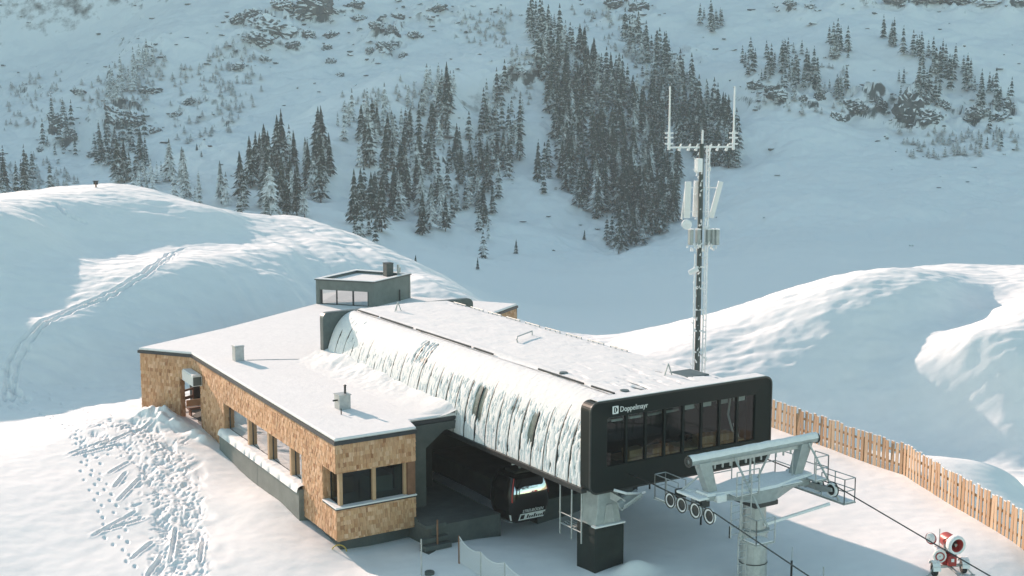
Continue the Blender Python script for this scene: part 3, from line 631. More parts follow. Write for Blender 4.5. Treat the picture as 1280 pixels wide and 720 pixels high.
for i in range(4):
    o0, o1, i0, i1 = sc(1.02)[i], sc(1.02)[(i+1) % 4], sc(.885)[i], sc(.885)[(i+1) % 4]
    rs.extr([(*o0, 6.161), (*o1, 6.161), (*i1, 6.161), (*i0, 6.161)], (0, 0, .06))
rs.build('parapet_snow', M['roofsnow'], lan, bevel=.02)
MB().prism(sc(.9), 5.72, 5.98).build('roof_snow', M['roofsnow'], lan)
fl = MB().bx(13.2, 13.75, 44.3, 44.9, 5.9, 6.95).build('flue_box', M['dkconcrete'], lan); MB().bx(13.17, 13.78, 44.27, 44.93, 6.951, 6.99).build('flue_cap', M['edge'], fl)
MB().tube((14.1, 44.2, 5.98), (14.1, 44.2, 6.85), .1).build('flue_pipe', M['galv'], lan); MB().tube((14.35, 44.4, 5.98), (14.35, 44.4, 6.6), .06).build('flue_pipe', M['galv'], lan)
MB().tube((13.5, 42.85, ZR), (13.5, 42.85, 5.2), .05).build('down_pipe', M['darksteel'], lan)
# small plant box beyond the hall
pb = thing('plant_box', (16.2, 30, -1), 'low dark concrete box with a snow lid beside the hall roof', 'plant box')
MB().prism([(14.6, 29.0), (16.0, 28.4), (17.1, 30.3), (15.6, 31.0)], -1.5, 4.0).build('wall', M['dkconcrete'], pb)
MB().prism([(14.5, 28.95), (16.02, 28.3), (17.2, 30.32), (15.6, 31.1)], 4.001, 4.2).build('lid_snow', M['roofsnow'], pb, bevel=.06)

# ================================================================== lift station hall
HW, HL = 10.0, 27.0
hall = thing('lift_station', (5, 13, -1), 'dark curved cable car station hall with snow sliding off its ribbed shell', 'lift station')
def prof(th): return 1.9*(1-math.cos(th)), 3.35+3.7*math.sin(th)
NP = 26; pw = 26.1/NP; Y0 = .45
ths = np.linspace(0, PI/2, 13)
pm = MB(); 
outer_ = [(prof(t)[0], prof(t)[1]) for t in ths]; inner_ = [(1.9-(1.9-.10)*math.cos(t), 3.35+3.6*math.sin(t)) for t in ths]
loop = outer_+inner_[::-1]; n = len(loop)
ya, yb = .02, pw-.02
V = [(x, ya, z) for x, z in loop]+[(x, yb, z) for x, z in loop]; k = len(ths)
Fs = [(i, (i+1) % n, n+(i+1) % n, n+i) for i in range(n)]
for i in range(k-1): Fs += [(i, n-1-i, n-2-i, i+1), (n+i, n+i+1, 2*n-2-i, 2*n-1-i)]
pm.add(V, Fs)
p0_ = pm.build('side_panel', M['panel'], None); me = p0_.data; bpy.data.objects.remove(p0_)
rm = MB(); 
for i in range(k-1): 
    a, b = outer_[i], outer_[i+1]; rm.bar((a[0]-.02, 0, a[1]), (b[0]-.02, 0, b[1]+.0), .05, .07, (0, 1, 0))
r0_ = rm.build('seam_rib', M['darksteel'], None); rme = r0_.data; bpy.data.objects.remove(r0_)
for i in range(NP):
    o = link(bpy.data.objects.new('side_panel', me), hall); o.location = Vector((0, Y0+i*pw, 0))-hall.location
    o = link(bpy.data.objects.new('seam_rib', rme), hall); o.location = Vector((0, Y0+i*pw, 0))-hall.location
top = [(x, 7.05+.10*(1-((x-5)/3.1)**2)) for x in np.linspace(1.9, 8.1, 12)]
rt_ = [(10-prof(t)[0], prof(t)[1]) for t in ths[::-1]]
sh = MB(); P = [(x, Y0, z) for x, z in top+rt_[1:]]+[(x, Y0, z-.1) for x, z in (top+rt_[1:])[::-1]]
sh.extr(P, (0, 26.1, 0)); shell = sh.build('roof_shell', M['panel'], hall)
# snow lying on the near flank: thick above, sliding off between the ribs below
yy, uu = np.meshgrid(np.linspace(Y0+.02, Y0+26.08, 1400), np.linspace(0.0, 1.02, 110), indexing='ij'); th = uu*PI/2
nx, nz = -np.cos(th)*3.7, np.sin(th)*1.9; nn = np.hypot(nx, nz); nx, nz = nx/nn, nz/nn
si = (yy-Y0)/pw; ds = np.abs(si-np.round(si))*pw; sid = np.round(si).astype(int); pid = np.floor(si).astype(int)
rs_ = np.random.default_rng(3); topu = rs_.uniform(.42, .78, NP+2)[sid]; wid = rs_.uniform(.02, .042, NP+2)[sid]; strg = rs_.uniform(.7, 1.5, NP+2)[sid]; prough = rs_.uniform(.1, .8, NP+2)[np.clip(pid, 0, NP)]
m = .62+.7*sstep(.42, .66, uu)+.25*sstep(.12, .0, uu)+.35*sstep(12, 17, yy)
m -= strg*(1.5-.5*sstep(10, 14, yy))*np.exp(-(ds/wid)**2)*sstep(topu+.02, topu-.18, uu)*(1-.35*vnoise(yy*2, uu*14, 8))
low = sstep(.7, .35, uu)
m -= low*prough*np.clip(1.5*fbm(yy*4.5, uu*9, 15, 4)-.12, 0, 2)
m -= low*np.clip(1.9*fbm(yy*8, uu*9, 19, 3)-.55, 0, 2)
for y0_, y1_, u0, u1, sl_ in ((15.3, 16.9, .5, .86, 1.8), (9.05, 9.95, .2, .5, 1.5), (4.35, 4.95, .18, .44, 1.7), (6.1, 6.6, .38, .5, .8), (23.6, 25.6, .45, .85, 1.1)):
    e = sstep(y0_-.06, y0_+.06, yy)*sstep(y1_+.06, y1_-.06, yy)*sstep(u0-.05, u0+.06, uu+.05*vnoise(yy*5, uu*4, 2))*sstep(u1+.03, u1-.03, uu)
    m -= sl_*e*(.75+.5*fbm(yy*5, uu*8, 25, 3))
disp = np.clip(.07*m, -.03, .045)+.004*fbm(yy*3, uu*6, 29, 3)*sstep(.2, .5, m)
gridmesh('snow_cover', 1.9*(1-np.cos(th))+nx*disp, yy, 3.35+3.7*np.sin(th)+nz*disp, M['roofsnow'], shell)
# snow on the flat top, with wind-bared grooves
yy, xx = np.meshgrid(np.linspace(Y0+.02, Y0+26.08, 520), np.linspace(1.85, 8.35, 150), indexing='ij')
base = 7.05+.10*(1-np.clip((xx-5)/3.1, -1, 1)**2)-np.where(xx > 8.1, (xx-8.1)**2*.9, 0)
m = 1.0+.25*fbm(yy*.5, xx*.8, 51, 4)
g1 = np.exp(-((xx-2.02)/.05)**2)*sstep(-.1, .35, vnoise(yy*.22, 0*xx, 5)+.2)
m -= 1.7*g1
m -= 1.25*sstep(.25, .6, fbm(yy*.35+3, xx*2.4, 57, 3))*sstep(8, 2, yy)
m -= .9*np.exp(-((xx-7.75)/.06)**2)*sstep(.1, .4, vnoise(yy*.8, 0*xx, 9))
disp = np.clip(.075*m, -.04, .16)+.05*np.exp(-((xx-2.35)/.22)**2)
gridmesh('snow_cover', xx, yy, base+disp, M['roofsnow'], shell)
for y0_, y1_ in ((26.2, 23.6), (23.3, 19.4), (19.0, 13.2), (12.9, 11.0), (6.9, 3.2), (2.6, .9)):
    MB().bar((2.0+random.uniform(-.02, .02), y0_, 7.165), (2.0+random.uniform(-.02, .02), y1_, 7.165), .07, .07).build('ridge_flashing', M['darksteel'], shell)
# low bars of the snow guard along the far side, hatches, anchors, hand rail
for i in range(9):
    y = 8+i*2.0
    gb = MB(); gb.path([(8.05, y, 7.05), (8.05, y, 7.22), (8.05, y+1.4, 7.22), (8.05, y+1.4, 7.05)], .03); gb.path([(8.05, y+.45, 7.05), (8.05, y+.45, 7.22)], .03); gb.path([(8.05, y+.95, 7.05), (8.05, y+.95, 7.22)], .03)
    gb.build('snow_guard', M['steel'], shell)
gb = MB(); gb.path([(4.5, 12.6, 7.1), (4.4, 12.6, 7.4), (4.7, 13.0, 7.45), (6.2, 13.9, 7.45), (6.2, 13.9, 7.1)], .035); gb.build('hand_rail', M['galv'], shell)
for x, y in ((6.2, 2.4), (3.7, 24.4)):
    an = MB(); an.path([(x-.25, y, 7.1), (x, y, 7.75), (x+.25, y, 7.1)], .03); an.path([(x, y+.3, 7.1), (x, y, 7.75)], .03); an.build('roof_anchor', M['steel'], shell)
MB().prism([(6.7, 1.6), (8.0, 1.6), (8.0, 3.0), (6.7, 3.0)], 7.1, 7.2).build('roof_hatch', M['panel'], shell, bevel=.03)
for x, y in ((2.6, .95), (2.4, 5.4)): MB().tube((x, y, 7.1), (x, y, 7.24), .25, .2, 14).build('roof_vent', M['panel'], shell)
# end frames
def rrect(x0, x1, z0, z1, r, n=6):
    P = []
    for cx, cz, a0 in ((x1-r, z1-r, 0), (x0+r, z1-r, PI/2), (x0+r, z0+r, PI), (x1-r, z0+r, 1.5*PI)):
        P += [(cx+r*math.cos(a0+PI/2*i/n), cz+r*math.sin(a0+PI/2*i/n)) for i in range(n+1)]
    return P
def ring(o, i, y0, y1, yi=None):
    n = len(o); mb = MB(); yi = y0 if yi is None else yi
    V = [(x, y0, z) for x, z in o]+[(x, yi, z) for x, z in i]+[(x, y1, z) for x, z in i]+[(x, y1, z) for x, z in o]
    mb.add(V, [(k*n+a, k*n+(a+1) % n, ((k+1) % 4)*n+(a+1) % n, ((k+1) % 4)*n+a) for k in range(4) for a in range(n)]); return mb
ff = ring(rrect(-.1, 10.15, 3.2, 7.2, .38), rrect(.88, 9.28, 4.28, 6.42, .06), -.28, .46, -.16).build('front_frame', M['anthracite'], hall, bevel=.03)
rim = ring(rrect(-.13, 10.18, 3.17, 7.23, .40), rrect(-.06, 10.11, 3.24, 7.16, .35), -.30, -.22).build('frame_rim', M['darksteel'], ff)
ts_ = MB(); ts_.bx(.3, 9.8, -.25, .44, 7.232, 7.262); ts_.build('frame_snow', M['roofsnow'], ff, bevel=.012)
gx0, gx1 = .88, 9.28; gw = (gx1-gx0)/8
for i in range(8):
    MB().bx(gx0+i*gw+.05, gx0+(i+1)*gw-.05, -.08, -.06, 4.27, 6.43).build('pane', M['tintglass'], ff)
for i in range(1, 8): MB().bx(gx0+i*gw-.055, gx0+i*gw+.055, -.14, .02, 4.27, 6.43).build('mullion', M['anthracite'], ff)
rf = MB(); rf.extr([(x, 26.57, z) for x, z in rrect(-.1, 10.1, 3.9, 7.12, .35)], (0, .45, 0)); rf.build('rear_frame', M['panel'], hall, bevel=.03)
# lettering on the frame
def text_part(txt, size, org, xdir, zdir, m, parent, name='lettering', shear=0, ext=.006, squeeze=1.0):
    cu = bpy.data.curves.new('t', 'FONT'); cu.body = txt; cu.size = size; cu.extrude = ext; cu.shear = shear; cu.resolution_u = 3
    o = bpy.data.objects.new('t', cu); me_ = bpy.data.meshes.new_from_object(o); bpy.data.objects.remove(o)
    xd = Vector(xdir).normalized(); zd = Vector(zdir).normalized(); nd = xd.cross(zd); L = rootloc(parent)
    me_.transform(Matrix(((xd[0]*squeeze, zd[0], nd[0], org[0]-L[0]), (xd[1]*squeeze, zd[1], nd[1], org[1]-L[1]), (xd[2]*squeeze, zd[2], nd[2], org[2]-L[2]), (0, 0, 0, 1))))
    me_.materials.append(m); me_.name = name; return link(bpy.data.objects.new(name, me_), parent)
text_part('Doppelmayr', .34, (1.44, -.292, 6.66), (1, 0, 0), (0, 0, 1), M['white'], ff, squeeze=.88)
em = MB(); em.extr([(x, -.292, z) for x, z in rrect(1.05, 1.36, 6.60, 6.95, .03, 3)], (0, .015, 0)); em = em.build('emblem', M['white'], ff)
dd = MB(); dd.extr([(1.12, -.298, 6.66), (1.20, -.298, 6.66), (1.28, -.298, 6.71), (1.31, -.298, 6.78), (1.28, -.298, 6.85), (1.20, -.298, 6.90), (1.12, -.298, 6.90)], (0, .005, 0)); dd.build('emblem_letter', M['anthracite'], em)
dd = MB(); dd.bx(1.17, 1.21, -.303, -.2985, 6.70, 6.86); dd.build('emblem_bar', M['white'], em)
# machinery behind the glass, and shapes added to imitate reflections in the panes
MB().bx(1.0, 9.0, 2.0, 2.1, 3.9, 6.45).build('dark_backdrop', M['dark'], hall)  # dark sheet added behind the machinery to make the panes read black
cv = MB(); cv.bx(.9, 9.2, 1.0, 1.25, 6.05, 6.25); cv.bx(.9, 9.2, 1.6, 1.8, 5.7, 5.8); cv.build('conveyor_beam', M['galv'], hall)
for i in range(9): MB().lathe([(.1, 0), (.26, .02), (.29, .08), (.26, .16), (.1, .18)], (1.4+i*.95, 1.05, 5.95), (0, 1, 0), 14).build('conveyor_tyre', M['rubber'], hall)
for i in range(8): MB().bx(1.35+i*1.0, 1.95+i*1.0, .2, .34, 6.12, 6.40 if i > 3 else 6.22).build('reflection_block', M['white'] if i in (0, 1, 4, 5, 7) else M['galv'], hall)  # pale blocks added in place of bright reflections along the pane tops
MB().lathe([(.2, 0), (2.2, 0), (2.35, .1), (2.2, .2), (.2, .2)], (5.2, 5.2, 4.9), (0, 0, 1), 30).build('bull_wheel', M['darksteel'], hall)
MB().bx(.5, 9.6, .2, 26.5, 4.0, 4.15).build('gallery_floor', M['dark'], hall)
for i in range(11): MB().bx(2.05+i*.62, 2.05+i*.62+.56, .02, 1.2, 4.16, 4.36+.03*(i % 2)).build('reflection_plank', M['pine'], hall)  # brown boards added to imitate the brown reflection low in the panes
for x, y, h in ((2.3, .12, .35), (3.6, .15, .25), (6.3, .12, .38), (7.4, .14, .35)): MB().bx(x, x+.9, y, y+.6, 4.36, 4.36+h).build('reflection_crate', M['pine'], hall, bevel=.02)  # boxes added close to the glass for the same brown reflection
lm = MB(); lm.path([(8.6, .4, 4.2), (8.4, .7, 5.4), (8.7, .9, 6.2)], .05); lm.path([(8.9, .5, 4.2), (8.6, .5, 5.0)], .06); lm.build('reflection_tube', M['white'], hall)  # white tubes added to imitate bright streaks reflected in the end panes
# eave beam, underside, walls below
MB().bx(-.14, .16, .3, 26.6, 3.12, 3.36).build('eave_beam', M['darksteel'], hall, bevel=.02)
MB().bx(9.84, 10.14, .3, 26.6, 3.12, 3.36).build('eave_beam', M['darksteel'], hall)
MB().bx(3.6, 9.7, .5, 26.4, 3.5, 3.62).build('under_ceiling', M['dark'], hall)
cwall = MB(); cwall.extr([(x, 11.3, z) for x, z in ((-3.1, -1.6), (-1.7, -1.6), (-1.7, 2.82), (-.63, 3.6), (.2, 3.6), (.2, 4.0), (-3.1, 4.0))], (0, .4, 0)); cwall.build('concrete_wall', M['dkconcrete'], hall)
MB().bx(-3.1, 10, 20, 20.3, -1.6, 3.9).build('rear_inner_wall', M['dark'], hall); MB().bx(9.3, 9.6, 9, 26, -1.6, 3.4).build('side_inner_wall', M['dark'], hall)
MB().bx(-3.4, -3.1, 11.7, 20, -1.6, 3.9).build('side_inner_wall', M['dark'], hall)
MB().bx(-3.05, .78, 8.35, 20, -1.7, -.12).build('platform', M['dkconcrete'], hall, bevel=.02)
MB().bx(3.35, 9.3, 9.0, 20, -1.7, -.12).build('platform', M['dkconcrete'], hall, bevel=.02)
for i in range(3): MB().bx(-3.7, -2.3, 7.45+.3*i, 8.35, -1.35+.27*i+.01, -1.1+.27*i).build('step', M['dkconcrete'], hall, bevel=.02)
MB().box((-2.95, 8.55, -.02), (1.1, .9, .16)).build('door_mat_slab', M['dkconcrete'], hall)
for y in (14, 17): MB().bx(-.2, .15, y, y+.35, -.12, 3.5).build('column', M['dark'], hall)
for x, y, z in ((-1.2, 11.75, 3.2), (-.3, 13.6, 2.9)):
    MB().lathe([(0, 0), (.09, .02), (.1, .08), (0, .1)], (x, y, z), (0, -1, 0), 10).build('lamp', M['white'], hall)
# front pillar
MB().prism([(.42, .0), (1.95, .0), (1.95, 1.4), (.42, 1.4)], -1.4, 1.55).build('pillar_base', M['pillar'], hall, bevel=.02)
MB().prism([(.36, -.06), (2.0, -.06), (2.0, .28), (.36, .28)], 1.552, 1.63).build('pillar_snow', M['roofsnow'], hall, bevel=.03)
tk = MB(); tk.add([(.45, .1, 1.55), (1.88, .1, 1.55), (1.88, 1.3, 1.55), (.45, 1.3, 1.55), (.62, .12, 2.35), (1.72, .12, 2.35), (1.72, 1.3, 2.35), (.62, 1.3, 2.35), (.62, .12, 3.4), (1.72, .12, 3.4), (1.72, 1.3, 3.4), (.62, 1.3, 3.4)],
    [(0, 1, 5, 4), (1, 2, 6, 5), (2, 3, 7, 6), (3, 0, 4, 7), (4, 5, 9, 8), (5, 6, 10, 9), (6, 7, 11, 10), (7, 4, 8, 11), (0, 3, 2, 1), (8, 9, 10, 11)]); tk.build('pillar_trunk', M['steel'], hall, bevel=.04)
tk = MB(); tk.extr([(.9, .08, 1.62), (1.5, .08, 1.62), (1.35, .08, 2.5), (1.05, .08, 2.5)], (0, .05, 0)); tk.build('trunk_plate', M['galv'], hall)
# curved entry guide in front of the pillar
yy, aa = np.meshgrid(np.linspace(0, 1, 14), np.linspace(-.6, 1.2, 10), indexing='ij')
gxx = 1.35+.9*yy*np.cos(aa*.5)+.0*aa; gyy = -.45-.35*np.sin(aa)-.25*yy; gzz_ = 3.15-.75*(1-yy)+.35*(aa-.3)**2-.25*yy
eg = gridmesh('entry_guide', gxx, gyy, gzz_, M['steel'], hall); sd = eg.modifiers.new('solid', 'SOLIDIFY'); sd.thickness = .05
sg_ = MB(); sg_.path([(1.15, -.3, 3.25), (1.6, -.62, 3.1), (2.2, -.7, 3.02), (2.6, -.6, 3.0)], .06); sg_.build('guide_snow', M['rime'], hall)
MB().bar((1.3, .2, 2.9), (1.7, -.4, 2.6), .15, .3).build('guide_bracket', M['galv'], hall)
# service cage hanging under the eave
cg = MB()
for y in (.75, 1.5, 2.4): cg.tube((.2, y, .7), (.2, y, 3.2), .035)
for z in (1.2, 1.7): cg.tube((.2, .7, z), (.2, 2.45, z), .025)
cg.build('service_cage', M['galv'], hall)
gr = MB(); gr.bx(.25, 1.0, 1.5, 2.4, 1.15, 1.2)
for i in range(5): gr.tube((.25+i*.18, 1.5, 1.2), (.25+i*.18, 2.4, 1.22), .02)
gr.build('service_grating', M['steel'], hall)
# ================================================================== gondola cabin
gon = thing('gondola_cabin', (2.05, 8.65, -.5), 'glossy black gondola cabin with red corner light hanging in the station mouth', 'gondola')
gc = np.array([2.05, 8.65]); GZ0, GZ1 = -.55, 1.78
def gsz(z):
    t = (z-GZ0)/(GZ1-GZ0); k = 1-.30*max(0, (t-.45)/.55)**2.2-.20*max(0, (.4-t)/.4)**2.0
    return 1.2*k, 1.12*k
def gpt(z, a, off=0):
    hx, hy = gsz(z); hx += off; hy += off; n = 2/5.0; c, s = math.cos(a), math.sin(a)
    return (gc[0]+hx*math.copysign(abs(c)**n, c), gc[1]+hy*math.copysign(abs(s)**n, s), z)
def gpatch(z0, z1, a0, a1, off, nz=8, na=16):
    mb = MB(); V = [gpt(z0+(z1-z0)*i/nz, a0+(a1-a0)*j/na, off) for i in range(nz+1) for j in range(na+1)]
    mb.add(V, [(i*(na+1)+j, i*(na+1)+j+1, (i+1)*(na+1)+j+1, (i+1)*(na+1)+j) for i in range(nz) for j in range(na)]); return mb
zs = np.linspace(GZ0, GZ1, 16); na = 48; bd = MB()
V = [gpt(z, 2*PI*j/na) for z in zs for j in range(na)]
Fz = [(i*na+j, i*na+(j+1) % na, (i+1)*na+(j+1) % na, (i+1)*na+j) for i in range(15) for j in range(na)]+[tuple(range(na-1, -1, -1)), tuple(range(15*na, 16*na))]
bd.add(V, Fz); body = bd.build('cabin_body', M['black'], gon, smooth=True)
D = math.radians
gpatch(.95, 1.62, D(-127), D(-53), .012).build('window', M['mirrorglass'], gon, smooth=True)
gpatch(.10, .86, D(-122), D(-58), .008).build('window', M['black'], gon, smooth=True)
for a0, a1 in ((178, 218), (143, 176)): 
    dr = gpatch(-.40, 1.60, D(a0), D(a1), .012).build('door', M['black'], gon, smooth=True)
MB().box((gc[0]-1.16, 8.75, .62), (.03, .05, .5)).build('door_seam', M['galv'], gon)
gpatch(.55, 1.66, D(-137.5), D(-131), .02, 10, 4).build('corner_light', M['redpaint'], gon, smooth=True)
gpatch(.75, 1.60, D(-48), D(-42.5), .02, 10, 4).build('corner_light', M['redpaint'], gon, smooth=True)
gpatch(-.42, -.1, D(-152), D(-142), .02, 4, 4).build('number_plate', M['white'], gon, smooth=True)
sk = MB(); sk.path([gpt(-.5+.03*(i % 1), D(150+i*8), .05) for i in range(10)], .025); sk.build('bumper', M['galv'], gon)
rf_ = MB(); rf_.bx(gc[0]-.55, gc[0]+.55, gc[1]-.5, gc[1]+.5, GZ1-.02, GZ1+.10); rf_.build('roof_plate', M['darksteel'], gon, bevel=.03)
hg = MB(); hg.path([(gc[0], gc[1], GZ1), (gc[0], gc[1], 2.5), (gc[0]-.25, gc[1], 2.9), (gc[0]-.25, gc[1], 3.7), (1.95, gc[1], 3.92)], .06, 8); hg.build('hanger', M['galv'], gon)
gr_ = MB(); gr_.bx(1.78, 2.12, gc[1]-.35, gc[1]+.35, 3.82, 4.06); gr_.build('grip', M['darksteel'], gon, bevel=.02)
MB().tube((1.2, 8.0, 2.35), (2.5, 8.0, 2.35), .04).build('guide_bar', M['white'], gon)
yf = gpt(.0, -PI/2)[1]-.03
text_part('STREUBÖDEN', .20, (1.50, yf-.02, .0), (1, 0, 0), (0, 0, 1), M['white'], gon, shear=.3, squeeze=.95)
lg = MB(); lg.extr([(1.28, yf-.0, -.36), (2.72, yf-.0, -.36), (2.84, yf-.0, -.06), (1.40, yf-.0, -.06)], (0, .02, 0)); lg = lg.build('logo_field', M['white'], gon)
lb_ = MB(); lb_.extr([(1.36, yf-.006, -.31), (1.58, yf-.006, -.31), (1.66, yf-.006, -.11), (1.44, yf-.006, -.11)], (0, .004, 0)); lb_.build('logo_mark', M['black'], lg)
for i in range(8):
    x = 1.74+i*.13; h = .10 if i not in (0, 3, 7) else .17
    lb_ = MB(); lb_.extr([(x, yf-.006, -.30), (x+.085, yf-.006, -.30), (x+.085+h*.4, yf-.006, -.30+h), (x+h*.4, yf-.006, -.30+h)], (0, .004, 0)); lb_.build('logo_mark', M['black'], lg)

# ================================================================== ropes
def catenary(p0, p1, sag, n=14): return [(p0[0]+(p1[0]-p0[0])*t, p0[1]+(p1[1]-p0[1])*t, p0[2]+(p1[2]-p0[2])*t-4*sag*t*(1-t)) for t in np.linspace(0, 1, n)]
r1 = MB().path([(1.95, 18, 4.0), (1.95, -1.9, 3.82), (1.95, -3.2, 3.74), (1.95, -5.75, 3.68)]+catenary((1.95, -5.75, 3.68), (1.95, -70, -4.5), .9)[1:], .028, 8)
solo(r1, 'haul_rope', M['darksteel'], (1.95, 0, 3.7), 'dark steel rope over the sheaves above the shaded snow', 'rope', 'haul ropes of the lift')
r2 = MB().path([(8.45, 18, 4.0), (8.45, -1.9, 3.9), (8.45, -3.5, 3.84), (8.45, -6.0, 3.78)]+catenary((8.45, -6.0, 3.78), (8.45, -70, -4.5), .9)[1:], .028, 8)
solo(r2, 'haul_rope', M['darksteel'], (8.45, 0, 3.8), 'dark steel rope running out beside the picket fence', 'rope', 'haul ropes of the lift')

# ================================================================== lift tower
TX, TY = 5.2, -4.75
tow = thing('lift_tower', (TX, TY, -1), 'galvanised lift tower with gantry beam, catwalks and sheaves before the station', 'lift tower')
pole = MB().lathe([(.60, -1.4), (.575, 1.95), (.62, 1.95), (.62, 2.05), (.50, 2.05), (.49, 3.32)], (TX, TY, 0), (0, 0, 1), 14).build('pole', M['galv'], tow)
MB().lathe([(.595, .62), (.61, .62), (.61, .66), (.595, .66)], (TX, TY, 0), (0, 0, 1), 14).build('weld_ring', M['darksteel'], pole)
MB().lathe([(.66, 2.052), (.66, 2.10), (.5, 2.14)], (TX, TY, 0), (0, 0, 1), 14).build('flange', M['steel'], pole)
# head: deep tapering cross arm
ar = MB(); zt, H = 4.02, .55
prf = [(2.3, .42, .20), (3.6, .62, .34), (4.75, .95, .62), (5.65, .95, .62), (6.9, .62, .34), (8.1, .42, .20)]
V = []
for x, w_, h in prf: V += [(x, TY-w_, zt), (x, TY+w_, zt), (x, TY+w_*.8, zt-h), (x, TY-w_*.8, zt-h)]
Fa = [(k*4+i, k*4+(i+1) % 4, k*4+4+(i+1) % 4, k*4+4+i) for k in range(5) for i in range(4)]+[(0, 3, 2, 1), (20, 21, 22, 23)]
ar.add(V, Fa); arm = ar.build('cross_arm', M['steel'], tow, bevel=.02)
sn = MB(); V = []
for x, w_, h in prf: V += [(x, TY-w_+.02, zt+.002), (x, TY+w_-.02, zt+.002), (x, TY+w_-.10, zt+.10), (x, TY-w_+.10, zt+.10)]
sn.add(V, Fa); sn.build('arm_snow', M['rime'], arm, smooth=False)
MB().prism([(TX-.62, TY-.75), (TX+.62, TY-.75), (TX+.62, TY+.75), (TX-.62, TY+.75)], 3.22, 3.42).build('head_plate', M['darksteel'], tow)
# gantry above
bm_ = MB().tube((1.6, TY, 5.5), (8.6, TY, 5.5), .19, n=14).build('gantry_beam', M['steel'], tow, smooth=False)
MB().lathe([(.205, 0), (.23, .0), (.23, .06), (.1, .06)], (1.6, TY, 5.5), (-1, 0, 0), 14).build('beam_end', M['darksteel'], bm_)
MB().lathe([(.205, 0), (.23, .0), (.23, .06), (.1, .06)], (8.6, TY, 5.5), (1, 0, 0), 14).build('beam_end', M['darksteel'], bm_)
yy, xx = np.meshgrid(np.linspace(-.2, .2, 9), np.linspace(1.58, 8.62, 80), indexing='ij')
gridmesh('beam_snow', xx, TY+yy, 5.5+np.sqrt(np.maximum(.0, .042-yy**2))+.055*(1-(yy/.2)**2)+.02*vnoise(xx*2, yy*4, 3), M['rime'], bm_)
MB().bx(2.0, 8.2, TY-.05, TY+.05, 5.18, 5.32).build('beam_rail', M['galv'], bm_)
for i in range(15): MB().bx(2.1+i*.42, 2.16+i*.42, TY-.03, TY+.03, 5.0, 5.18).build('icicle_bracket', M['galv'], bm_)
for x0, x1 in ((2.78, 2.3), (7.45, 7.95)):
    lp = MB(); V = [(x0-.22, TY-.2, 4.0), (x0+.22, TY-.2, 4.0), (x0+.22, TY+.2, 4.0), (x0-.22, TY+.2, 4.0), (x1-.32, TY-.2, 5.4), (x1+.32, TY-.2, 5.4), (x1+.32, TY+.2, 5.4), (x1-.32, TY+.2, 5.4)]
    lp.add(V, [(0, 3, 2, 1), (4, 5, 6, 7), (0, 1, 5, 4), (1, 2, 6, 5), (2, 3, 7, 6), (3, 0, 4, 7)]); lp.build('gantry_post', M['steel'], tow, bevel=.02)
for a, b in (((3.9, TY-.15, 5.35), (4.5, TY-1.6, 2.7)), ((8.0, TY-.2, 5.4), (8.9, TY-1.3, 2.9)), ((4.9, TY, 4.1), (4.9, TY, 5.3)), ((5.6, TY+.3, 4.1), (6.0, TY, 5.3)), ((2.6, TY+.2, 4.9), (1.9, TY+1.0, 3.9))):
    MB().tube(a, b, .045, n=6).build('strut', M['galv'], tow)
MB().tube((8.35, TY-1.2, 2.92), (TX+.1, TY-.5, 2.35), .075, n=8).build('diagonal_brace', M['rime'], tow)
def railing(pts, z0, h, name='railing', parent=tow):
    mb = MB()
    for a, b in zip(pts[:-1], pts[1:]):
        n = max(1, round(math.dist(a, b)/1.0))
        for k in range(n+1): mb.tube((a[0]+(b[0]-a[0])*k/n, a[1]+(b[1]-a[1])*k/n, z0), (a[0]+(b[0]-a[0])*k/n, a[1]+(b[1]-a[1])*k/n, z0+h), .026, n=6)
        for q in (h, h*.5): mb.tube((*a, z0+q), (*b, z0+q), .022, n=6)
    return mb.build(name, M['galv'], parent)
def catwalk(x0, x1, y0, y1, z, rails):
    c = MB().bx(x0, x1, y0, y1, z-.05, z).build('catwalk', M['steel'], tow)
    MB().bx(x0+.03, x1-.03, y0+.03, y1-.03, z+.001, z+.05).build('catwalk_snow', M['rime'], c, bevel=.02)
    for r in rails: railing(r, z, 1.05, parent=c)
catwalk(2.3, 2.95, -3.3, -1.6, 3.05, [[(2.33, -3.2), (2.33, -1.65), (2.9, -1.65)], [(2.9, -1.65), (2.9, -3.0)]])
catwalk(8.75, 9.45, -6.4, -2.8, 2.95, [[(8.8, -6.35), (9.42, -6.35), (9.42, -2.85)], [(8.8, -6.35), (8.8, -5.0)]])
catwalk(3.3, 4.5, TY-1.0, TY-.95+.9, 3.98, [[(3.3, TY-1.0), (4.5, TY-1.0)], [(3.3, TY+.8), (4.6, TY+.8)]])
catwalk(5.9, 7.1, TY-.9, TY+.9, 4.0, [[(5.9, TY+.85), (7.1, TY+.85), (7.1, TY-.2)]])
catwalk(7.7, 8.4, TY-1.0, TY-.2, 3.95, [[(7.7, TY-1.0), (8.4, TY-1.0), (8.4, TY-.2)]])
catwalk(3.6, 4.6, TY-1.9, TY-1.05, 2.15, [[(3.6, TY-1.05), (3.6, TY-1.9), (4.6, TY-1.9)]])
# ladder cage from the catwalk up and down the pole
def ladder(x, y, z0, z1, w=.42, parent=tow, name='ladder', m=None, dx=1, dy=0, r=.03, step=.3):
    l = MB()
    for s_ in (-1, 1): l.tube((x+dx*s_*w/2, y+dy*s_*w/2, z0), (x+dx*s_*w/2, y+dy*s_*w/2, z1), r, n=6)
    z = z0+.15
    while z < z1: l.tube((x-dx*w/2, y-dy*w/2, z), (x+dx*w/2, y+dy*w/2, z), r*.7, n=6); z += step
    return l.build(name, m or M['galv'], parent)
ladder(4.25, TY-.35, -.9, 2.15)
ladder(3.75, TY-1.1, 2.15, 4.9, .5); ladder(3.1, TY-1.2, 2.4, 3.95, .5)
